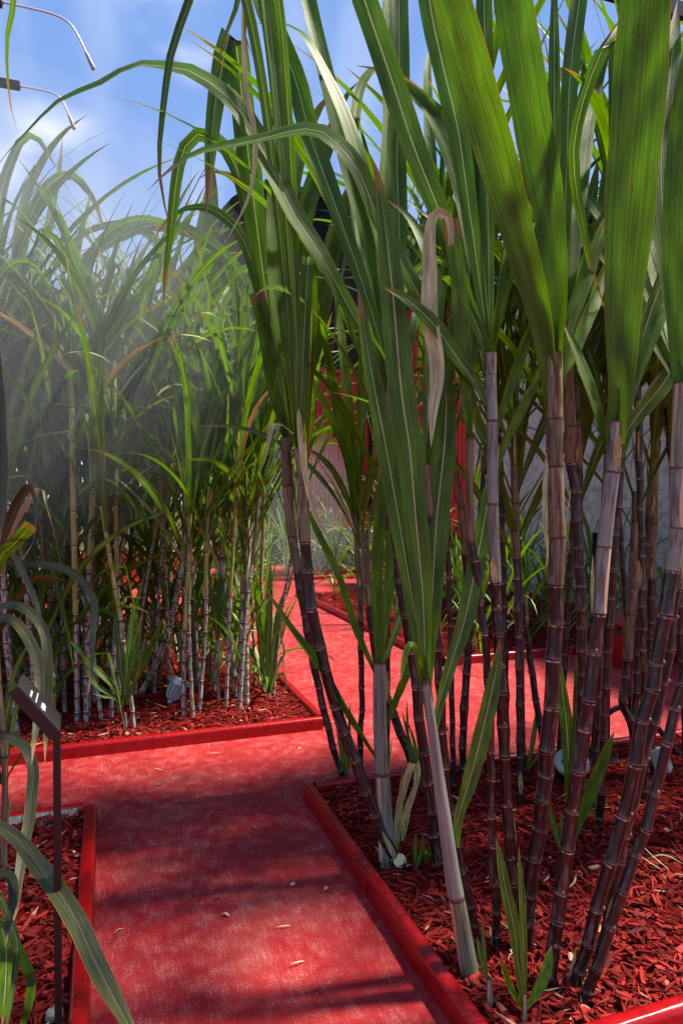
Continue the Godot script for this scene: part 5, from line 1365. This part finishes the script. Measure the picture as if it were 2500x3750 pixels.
func build_background() -> void:
	# rendered wall along the right side
	var wall := thing("concrete_wall", "grey rough rendered wall standing behind the far right bed", "wall", Vector3(7.1, 0, -7.6))
	part("wall_face", box(0.2, 5.0, 9.4), M.concrete, wall, Vector3(0, 2.48, 0))
	part("coping", box(0.28, 0.08, 9.48), M.concrete, wall, Vector3(0, 5.022, 0))
	# red sheet metal walls
	var low := thing("red_metal_wall", "low red ribbed metal wall, left of the taller one, mist before it", "wall", Vector3(4.25, 0, -15.1))
	part("plinth", box(1.7, 1.0, 0.3), M.stone, low, Vector3(0.85, 0.49, 0.12))
	part("ribbed_sheet", ribbed(1.7, 3.7, 0.11), M.red_metal, low, Vector3(0, 0.98, 0.05))
	part("cap_rail", box(1.74, 0.09, 0.16), M.red_paint, low, Vector3(0.85, 4.7, 0.05))
	var tall := thing("red_metal_wall", "tall red ribbed metal wall glimpsed between the leaves", "wall", Vector3(5.98, 0, -15.0))
	part("ribbed_sheet", ribbed(3.4, 7.2, 0.11), M.red_metal, tall, Vector3(0, -0.02, 0))
	part("backing", box(3.36, 7.1, 0.12), M.black_rough, tall, Vector3(1.7, 3.53, -0.1))
	part("cap_rail", box(3.44, 0.16, 0.3), M.black, tall, Vector3(1.7, 7.27, 0))
	# black hall with a rounded shoulder
	var hall := thing("black_building", "black hall with a rounded shoulder rising behind the canes", "building", Vector3(2.3, 0, -18.0))
	var o := PackedVector2Array([Vector2(0, 0)])
	for k in 9:
		var a := PI - k * PI / 16.0
		o.append(Vector2(1.5 + cos(a) * 1.5, 7.4 + sin(a) * 2.3))
	o.append_array(PackedVector2Array([Vector2(3.6, 9.6), Vector2(9.5, 8.3), Vector2(9.5, 0)]))
	part("facade", prism(o, 2.0), M.black_rough, hall)
	var edge := PackedVector2Array()
	for q in [Vector2(1.5, 9.7), Vector2(3.6, 9.6), Vector2(9.5, 8.3), Vector2(9.5, 8.45), Vector2(3.62, 9.76), Vector2(1.5, 9.86)]:
		edge.append(q)
	part("roof_edge", prism(edge, 2.2), M.black, hall)
	# orange block bench beyond the left bed, seen between the stalks
	var bench := thing("block_bench", "low orange block wall seen between the stalks of the left bed", "low wall", Vector3(-3.4, 0, -13.2))
	part("mortar_core", box(5.2, 0.62, 0.3), M.mortar, bench, Vector3(2.6, 0.30, 0))
	var blk := box(0.39, 0.19, 0.32)
	for row in 3:
		for i in 13:
			var b := part("block", blk, M.brick, bench, Vector3(0.2 + i * 0.4, 0.1 + row * 0.2, 0.004 * sin(i * 3.0 + row)))
			b.rotation.y = 0.004 * sin(i * 5.0)
	part("coping", box(5.2, 0.06, 0.36), M.brick, bench, Vector3(2.6, 0.645, 0))
	# rough stone blocks behind the misty canes on the left
	for i in 7:
		var st := thing("stone_block", "rough grey stone block behind the left bed, number %s from the left" % ORD[i], "stone", Vector3(-5.6 + i * 0.78, 0, -11.9 - 0.12 * sin(i * 2.0)), "rough stone blocks behind the left bed")
		part("block", rock(0.4, 0.42 + 0.1 * sin(i * 1.7), 0.3, i), M.stone, st, Vector3(0, 0.38, 0))
		if i % 2 == 0 or i == 3:
			part("upper_block", rock(0.36, 0.3, 0.26, i + 20), M.stone, st, Vector3(0.12, 1.02, 0.03))


func rock(sx: float, sy: float, sz: float, k: int) -> ArrayMesh:
	var v := PackedVector3Array()
	var uv := PackedVector2Array()
	var n := noise(100 + k, 0.9, 3)
	for j in 11:
		var el := PI * (j / 10.0 - 0.5)
		for i in 19:
			var az := -TAU * (i % 18) / 18.0
			var d := Vector3(cos(el) * cos(az), sin(el), cos(el) * sin(az))
			var m := maxf(absf(d.x), maxf(absf(d.y), absf(d.z)))
			var q := d.lerp(d / m, 0.75) * (1.0 + 0.22 * n.get_noise_3dv(d * 2.0))
			v.append(Vector3(q.x * sx, q.y * sy, q.z * sz))
			uv.append(Vector2(i, j))
	return sheet(v, uv, 19, Color.WHITE, true)


# ------------------------------------------------------------------ overhead: canopy frame and mist arms
func build_overhead() -> void:
	var can := thing("steel_frame", "black steel frame whose front beam crosses the top right corner", "frame", Vector3(0.4, 0, -3.6))
	part("front_beam", box(4.6, 0.1, 0.06), M.black, can, Vector3(4.35, 4.94, 0))
	part("tie_beam", box(0.06, 0.1, 3.0), M.black, can, Vector3(6.5, 4.94, -1.53))
	for s in [[6.5, 0.0], [6.5, -3.0]]:
		part("post", box(0.1, 4.88, 0.1), M.black, can, Vector3(s[0], 2.42, s[1]))
	var rail := thing("mist_rail", "black overhead pipe rail carrying the mist arms, off to the left", "rail", Vector3(-2.6, 0, 0))
	part("rail_bar", box(0.06, 0.06, 7.2), M.black, rail, Vector3(0, 4.40, -5.0))
	for w in [1.6, 8.4]:
		part("post", box(0.08, 4.4, 0.08), M.black, rail, Vector3(0, 2.18, -w))
	var k := 0
	for w in [4.2, 5.0]:
		var a := thing("mist_sprayer", ["upper mist nozzle on a bent steel pipe against the sky", "lower mist nozzle on a bent steel pipe against the sky"][k], "mist nozzle", Vector3(-2.57, 4.40, -w), "mist nozzles against the sky")
		part("arm_bar", box(2.02, 0.045, 0.045), M.black, a, Vector3(1.01, 0, 0))
		var p := PackedVector3Array([Vector3(2.0, 0, 0), Vector3(2.16, 0, 0), Vector3(2.28, -0.005, 0.0), Vector3(2.36, -0.03, 0), Vector3(2.41, -0.09, 0), Vector3(2.46, -0.19, 0)])
		if k == 1:
			p = PackedVector3Array([Vector3(2.0, 0, 0), Vector3(2.15, 0, 0), Vector3(2.22, -0.005, 0), Vector3(2.27, -0.03, 0), Vector3(2.30, -0.08, 0), Vector3(2.325, -0.14, 0)])
		var run := along(p, 24)
		part("pipe", tube(run, filled(24, 0.006), filled(24, 0.5), 8), M.steel, a)
		var e := run[23]
		var dir := (run[23] - run[22]).normalized()
		var nz := part("nozzle", tube(PackedVector3Array([e - dir * 0.002, e, e + dir * 0.035, e + dir * 0.037, e + dir * 0.09, e + dir * 0.092]), PackedFloat32Array([0.001, 0.011, 0.011, 0.013, 0.013, 0.002]), filled(6, 0.5), 10), M.dull_grey, a)
		part("orifice", tube(PackedVector3Array([e + dir * 0.09, e + dir * 0.098]), PackedFloat32Array([0.004, 0.004]), filled(2, 0.5), 8), M.steel, nz)
		part("pipe_joint", tube(PackedVector3Array([Vector3(1.99, 0, 0), Vector3(2.03, 0, 0)]), filled(2, 0.011), filled(2, 0.5), 10), M.steel, a)
		k += 1


func filled(n: int, x: float) -> PackedFloat32Array:
	var a := PackedFloat32Array()
	a.resize(n)
	a.fill(x)
	return a


# ------------------------------------------------------------------ signs, lamps, hose, stand
func plaque_sign(label: String, at: Vector3, turn: float, post_h: float) -> void:
	# a black post folded into a sloping plaque that faces +x before turning
	var o := thing("plant_sign", label, "sign", at, "black plant signs")
	o.rotation.y = turn
	part("post", box(0.02, post_h + 0.04, 0.05), M.black, o, Vector3(0, post_h / 2 - 0.02, 0))
	var slope := Basis(Vector3(0, 0, 1), deg_to_rad(-53))
	var mid := Vector3(-0.046, post_h + 0.064, 0)
	var pn := part("plaque", box(0.17, 0.012, 0.15), M.black_panel, o, mid)
	pn.basis = slope
	var lipm := part("fold", box(0.173, 0.03, 0.004), M.black, o, mid + slope * Vector3(-0.002, -0.011, 0.077))
	lipm.basis = slope
	var lip2 := part("fold", box(0.173, 0.03, 0.004), M.black, o, mid + slope * Vector3(-0.002, -0.011, -0.077))
	lip2.basis = slope
	# white print: a short line, a longer line and a leaf mark
	var words := [[-0.04, 0.05, 0.028], [-0.018, 0.09, 0.02]]
	for wd in words:
		var z: float = 0.055
		while z > 0.055 - wd[1]:
			var l := rng.randf_range(0.006, 0.012)
			var st := part("lettering", box(wd[2] * 0.25, 0.001, l), M.print, pn, Vector3(wd[0], 0.0066, z - l / 2))
			st.rotation.y = rng.randf_range(-0.1, 0.1)
			z -= l + 0.0025
	var mark := PackedVector2Array([Vector2(0, 0)])
	for q in 9:
		mark.append(Vector2(0.006 + 0.008 * (q + 1) * 0.6, 0.010 if q % 2 == 0 else 0.004))
	mark.append(Vector2(0.062, 0.0))
	for q in 9:
		mark.append(Vector2(0.006 + 0.008 * (9 - q) * 0.6, -0.010 if q % 2 == 0 else -0.004))
	var lm := part("leaf_mark", prism(mark, 0.001), M.print, pn, Vector3(0.012, 0.0066, 0.055))
	lm.basis = Basis(Vector3(0, 0, -1), Vector3(1, 0, 0), Vector3(0, 1, 0))


func lathe(profile: PackedVector2Array, seg: int) -> ArrayMesh:
	var c := PackedVector3Array()
	var v := PackedVector3Array()
	var uv := PackedVector2Array()
	for i in profile.size():
		for k in seg + 1:
			var a := -TAU * k / seg
			v.append(Vector3(cos(a) * profile[i].x, profile[i].y, sin(a) * profile[i].x))
			uv.append(Vector2(float(k) / seg, float(i)))
	return sheet(v, uv, seg + 1, Color.WHITE, true)


func spot_lamp(label: String, at: Vector3, tilt: Basis, size: float) -> void:
	var o := thing("spot_lamp", label, "spot lamp", at, "silver garden spot lamps")
	part("spike", lathe(PackedVector2Array([Vector2(0.001, -0.12), Vector2(0.012, -0.02), Vector2(0.014, 0.015), Vector2(0.001, 0.016)]), 10), M.black, o)
	part("knuckle", lathe(PackedVector2Array([Vector2(0.002, -0.006), Vector2(0.017, 0.0), Vector2(0.021, 0.014), Vector2(0.017, 0.03), Vector2(0.002, 0.034)]), 14), M.silver, o)
	var hd := part("housing", lathe(PackedVector2Array([Vector2(0.004, 0.0), Vector2(0.018, 0.004), Vector2(0.026, 0.03), Vector2(0.034, 0.07), Vector2(0.038, 0.098)]), 20), M.dull_grey, o, Vector3(0, 0.026, 0))
	hd.basis = tilt.scaled(Vector3.ONE * size)
	var cap := part("cap", lathe(PackedVector2Array([Vector2(0.03, 0.094), Vector2(0.052, 0.096), Vector2(0.056, 0.102), Vector2(0.056, 0.115), Vector2(0.053, 0.118), Vector2(0.056, 0.121), Vector2(0.055, 0.138), Vector2(0.050, 0.143), Vector2(0.040, 0.141), Vector2(0.038, 0.130)]), 28), M.silver, hd)
	cap.position = Vector3.ZERO
	part("lens", lathe(PackedVector2Array([Vector2(0.039, 0.131), Vector2(0.02, 0.134), Vector2(0.0005, 0.135)]), 20), M.lens, hd)
	var fin := PackedVector2Array([Vector2(0.012, 0.005), Vector2(0.030, 0.008), Vector2(0.043, 0.03), Vector2(0.049, 0.06), Vector2(0.051, 0.094), Vector2(0.03, 0.094)])
	var fm := prism(fin, 0.0035)
	for k in 12:
		var f := part("fin", fm, M.silver, hd)
		f.rotation.y = TAU * k / 12.0


func build_furniture() -> void:
	plaque_sign("black plant sign on a thin post with white print, left foreground", Vector3(-0.145, 0.03, -2.1), 0.03, 0.93)
	# black upright panel among the canes on the right
	var pn := thing("signboard", "tall black upright panel standing among the right bed canes", "panel", Vector3(2.80, 0.03, -3.3))
	pn.rotation.y = -0.35
	part("board", box(0.1, 1.42, 0.035), M.black_rough, pn, Vector3(0, 0.68, 0))
	part("foot", box(0.2, 0.02, 0.16), M.black, pn, Vector3(0, 0.018, 0))
	spot_lamp("silver finned spot lamp tilted on the mulch, front of left bed", Vector3(0.44, 0.05, -5.3), Basis(Vector3(0, 0, 1), -0.5) * Basis(Vector3(1, 0, 0), -0.15), 1.25)
	spot_lamp("second spot lamp half hidden deeper in the left bed", Vector3(1.0, 0.05, -7.3), Basis(Vector3(0, 0, 1), 0.35) * Basis(Vector3(1, 0, 0), -0.5), 1.25)
	# a well light whose round rim shows behind the thick cane
	var well := thing("ground_lamp", "round grey rimmed ground lamp behind the thickest dark cane", "ground lamp", Vector3(2.44, 0.05, -3.12))
	well.basis = Basis(Vector3(0.8, 0, 0.5).normalized(), 0.55)
	part("can", lathe(PackedVector2Array([Vector2(0.03, -0.16), Vector2(0.07, -0.1), Vector2(0.082, 0.1), Vector2(0.086, 0.13)]), 24), M.black, well)
	part("rim", lathe(PackedVector2Array([Vector2(0.086, 0.12), Vector2(0.094, 0.128), Vector2(0.094, 0.142), Vector2(0.088, 0.148), Vector2(0.058, 0.150), Vector2(0.052, 0.138)]), 30), M.dull_grey, well)
	part("lens", lathe(PackedVector2Array([Vector2(0.054, 0.139), Vector2(0.03, 0.142), Vector2(0.0005, 0.143)]), 20), M.lens, well)
	for k in 3:
		part("screw", lathe(PackedVector2Array([Vector2(0.006, 0.148), Vector2(0.006, 0.152), Vector2(0.0005, 0.153)]), 8), M.steel, well, Vector3(cos(k * 2.09) * 0.074, 0, sin(k * 2.09) * 0.074))
	# corrugated cable hose looping over the kerb
	var hose := thing("cable_hose", "black corrugated hose looping over the back kerb of right bed", "hose", Vector3(2.85, 0.04, -3.3))
	var hp := along(PackedVector3Array([Vector3(-0.1, 0.0, -0.02), Vector3(-0.06, 0.14, -0.02), Vector3(0.02, 0.26, -0.03), Vector3(0.14, 0.30, -0.02), Vector3(0.28, 0.24, 0.02), Vector3(0.38, 0.12, 0.06), Vector3(0.45, 0.02, 0.1), Vector3(0.5, -0.02, 0.16)]), 180)
	var hr := PackedFloat32Array()
	for i in 180:
		hr.append(0.0145 if i % 3 == 0 else 0.0175)
	part("corrugated_pipe", tube(hp, hr, filled(180, 0.5), 10), M.hose, hose)
	var jb := thing("junction_box", "pale junction box half hidden behind dark canes at right", "box", Vector3(2.98, 0.045, -3.02))
	jb.rotation.y = 0.6
	var bp := part("box_body", box(0.1, 0.12, 0.06), M.box_grey, jb, Vector3(0, 0.08, 0))
	bp.rotation.x = -0.3
	part("box_lid", box(0.106, 0.126, 0.012), M.box_grey, bp, Vector3(0, 0, 0.037))
	part("ring", lathe(PackedVector2Array([Vector2(0.026, 0.0), Vector2(0.03, 0.004), Vector2(0.034, 0.0)]), 18), M.dull_grey, bp, Vector3(0, 0.02, 0.044)).rotation.x = PI / 2
	# red stand with white words on its front band
	var st := thing("red_stand", "red box stand with white lettering before the grey wall", "stand", Vector3(4.62, 0.0, -5.15))
	st.rotation.y = -0.06
	st.scale = Vector3(0.8, 0.66, 0.8)
	part("side_panel", box(0.3, 0.46, 0.5), M.red_paint, st, Vector3(0.15, 0.23, -0.25))
	part("side_panel", box(0.3, 0.46, 0.5), M.red_paint, st, Vector3(1.85, 0.23, -0.25))
	part("back_panel", box(1.4, 0.44, 0.03), M.red_paint, st, Vector3(1.0, 0.225, -0.45))
	part("front_band", box(2.0, 0.17, 0.04), M.red_paint, st, Vector3(1.0, 0.545, 0.0))
	var top := prism(PackedVector2Array([Vector2(0.0, 0.0), Vector2(0.0, 0.03), Vector2(0.5, 0.16), Vector2(1.5, 0.16), Vector2(2.0, 0.03), Vector2(2.0, 0.0)]), 0.52)
	part("top", top, M.red_paint, st, Vector3(0, 0.632, -0.25))
	var words := TextMesh.new()
	var font := SystemFont.new()
	font.font_names = PackedStringArray(["Droid Sans"])
	words.font = font
	words.text = "es l"
	words.font_size = 64
	words.pixel_size = 0.0011
	words.depth = 0.004
	part("lettering", words, M.print, st, Vector3(0.56, 0.53, 0.024))
	# pale cut stump and its cut disc on the path
	var stump := thing("cane_stump", "sawn cane stump with a pale cut face in the right bed", "stump", Vector3(1.16, 0.03, -2.60))
	var sp := PackedVector3Array([Vector3(0.05, -0.03, -0.02), Vector3(0.02, 0.02, 0.0), Vector3(0.0, 0.05, 0.01)])
	part("stalk", tube(sp, PackedFloat32Array([0.026, 0.026, 0.0245]), PackedFloat32Array([0.2, 0.5, 0.8]), 12), M.purple, stump)
	var cf := part("cut_face", lathe(PackedVector2Array([Vector2(0.0245, 0.0), Vector2(0.023, 0.003), Vector2(0.0005, 0.0035)]), 16), M.cut, stump, Vector3(0.0, 0.05, 0.01))
	cf.basis = Basis(Quaternion(Vector3.UP, Vector3(-0.3, 0.62, 0.72).normalized())).scaled(Vector3.ONE * 1.15)
	# bundle of dry sheath beside it
	var tuft := thing("dry_sheath", "tan dried leaf sheath curling up beside the lilac young cane", "dry leaf", Vector3(1.20, 0.04, -2.72))
	for q in [[Vector3(0.0, 0, 0), Vector3(0.005, 0.13, 0), Vector3(0.02, 0.26, 0), Vector3(0.03, 0.36, 0.0)], [Vector3(0.02, 0.2, 0), Vector3(0.04, 0.34, 0.02), Vector3(0.075, 0.41, 0.02), Vector3(0.09, 0.37, 0.03), Vector3(0.07, 0.28, 0.04), Vector3(0.05, 0.2, 0.04)], [Vector3(0.03, 0.05, 0), Vector3(0.05, 0.18, 0.0), Vector3(0.09, 0.3, 0.0)]]:
		part("dry_leaf", blade(PackedVector3Array(q), 0.034, Vector3(-0.3, 0.2, 0.95), 14, Color(1.1, 1.0, 0.8), 20, false, 3, 0.5), M.dry, tuft)


func scrap_mesh(k: int) -> ArrayMesh:
	var l: float = [0.03, 0.045, 0.022, 0.09, 0.06][k]
	var w: float = [0.014, 0.008, 0.016, 0.004, 0.006][k]
	return blade(PackedVector3Array([Vector3(-l / 2, 0, 0), Vector3(0, 0.006, l * 0.12), Vector3(l / 2, 0.002, 0)]), w, Vector3.UP, 8, Color.WHITE, 40, false, k, 0.3)


func build_litter() -> void:
	var sm := []
	for k in 5:
		sm.append(scrap_mesh(k))
	var zones := [[1.1, 3.2, 1.7, 3.4, 0.062, 46, "pale dry leaf scrap lying on the red mulch of the right bed", "leaf scraps in the right bed"],
		[-0.7, -0.14, 1.9, 3.5, 0.062, 16, "pale dry leaf scrap lying on the mulch by the black sign", "leaf scraps in the near left bed"],
		[-1.9, 1.35, 4.6, 5.4, 0.062, 60, "pale dry leaf scrap lying at the front of the left bed", "leaf scraps in the left bed"],
		[-0.04, 0.96, 1.9, 4.4, 0.004, 9, "tiny dry leaf scrap fallen on the red near path", "leaf scraps on the near path"],
		[1.5, 3.0, 4.6, 8.0, 0.004, 14, "tiny dry leaf scrap fallen on the red far path", "leaf scraps on the far path"],
		[-1.9, 1.2, 4.0, 4.46, 0.004, 9, "tiny dry leaf scrap by the kerb of the left bed", "leaf scraps along the left kerb"]]
	for z in zones:
		for i in z[5]:
			var o := part("leaf_scrap", sm[rng.randi() % 5], M.scrap if rng.randf() < 0.8 else M.scrap_green, self, Vector3(rng.randf_range(z[0], z[1]), z[4], -rng.randf_range(z[2], z[3])))
			o.name = numbered("leaf_scrap")
			o.rotation = Vector3(rng.randfn(0, 0.1), rng.randf() * TAU, rng.randfn(0, 0.1))
			tag(o, z[6], "leaf scrap", z[7])
	# longer straws on the mulch
	for i in 26:
		var a := rng.randf() * TAU
		var l := rng.randf_range(0.12, 0.3)
		var m := blade(PackedVector3Array([Vector3(0, 0, 0), Vector3(cos(a) * l * 0.5, 0.025, sin(a) * l * 0.5), Vector3(cos(a + 0.3) * l, 0.005, sin(a + 0.3) * l)]), rng.randf_range(0.006, 0.016), Vector3.UP, 12, Color(1.25, 1.2, 1.1), 60, false, i)
		var left := i % 2 == 0
		var o := part("straw", m, M.dry, self, Vector3(rng.randf_range(-1.6, 1.2), 0.065, -rng.randf_range(4.65, 5.8)) if left else Vector3(rng.randf_range(1.15, 2.9), 0.065, -rng.randf_range(1.75, 3.3)))
		o.name = numbered("straw")
		tag(o, "dry straw coloured leaf strip on the mulch of the left bed" if left else "dry straw coloured leaf strip on the mulch of right bed", "dry leaf", "dry strips in the left bed" if left else "dry strips in the right bed")
	# pebbles in the bottom left corner
	for i in 6:
		var p: Array = [[-0.44, 2.02], [-0.38, 1.96], [-0.19, 2.0], [-0.42, 2.10], [-0.3, 2.13], [-0.16, 2.16]][i]
		var o := part("pebble", rock(0.024, 0.016, 0.02, 40 + i), M.pebble, self, Vector3(p[0], 0.066, -p[1]))
		o.name = numbered("pebble")
		tag(o, "small pale pebble in the mulch near the foot of the sign", "pebble", "pebbles by the sign")


func build_mist() -> void:
	# drifting spray below the nozzles and by the red wall
	for d in [[Vector3(-0.75, 2.75, -4.9), Vector3(3.0, 2.7, 1.6), 0.13], [Vector3(-0.95, 2.85, -5.2), Vector3(4.4, 3.6, 2.4), 0.085], [Vector3(3.2, 1.6, -12.4), Vector3(3.0, 3.2, 1.6), 0.10]]:
		var m := FogMaterial.new()
		m.albedo = Color(0.97, 0.98, 1.0)
		m.density = d[2]
		var f := FogVolume.new()
		f.name = numbered("mist")
		f.shape = RenderingServer.FOG_VOLUME_SHAPE_ELLIPSOID
		f.size = d[1]
		f.position = d[0]
		f.material = m
		f.set_meta("kind", "stuff")
		add_child(f)
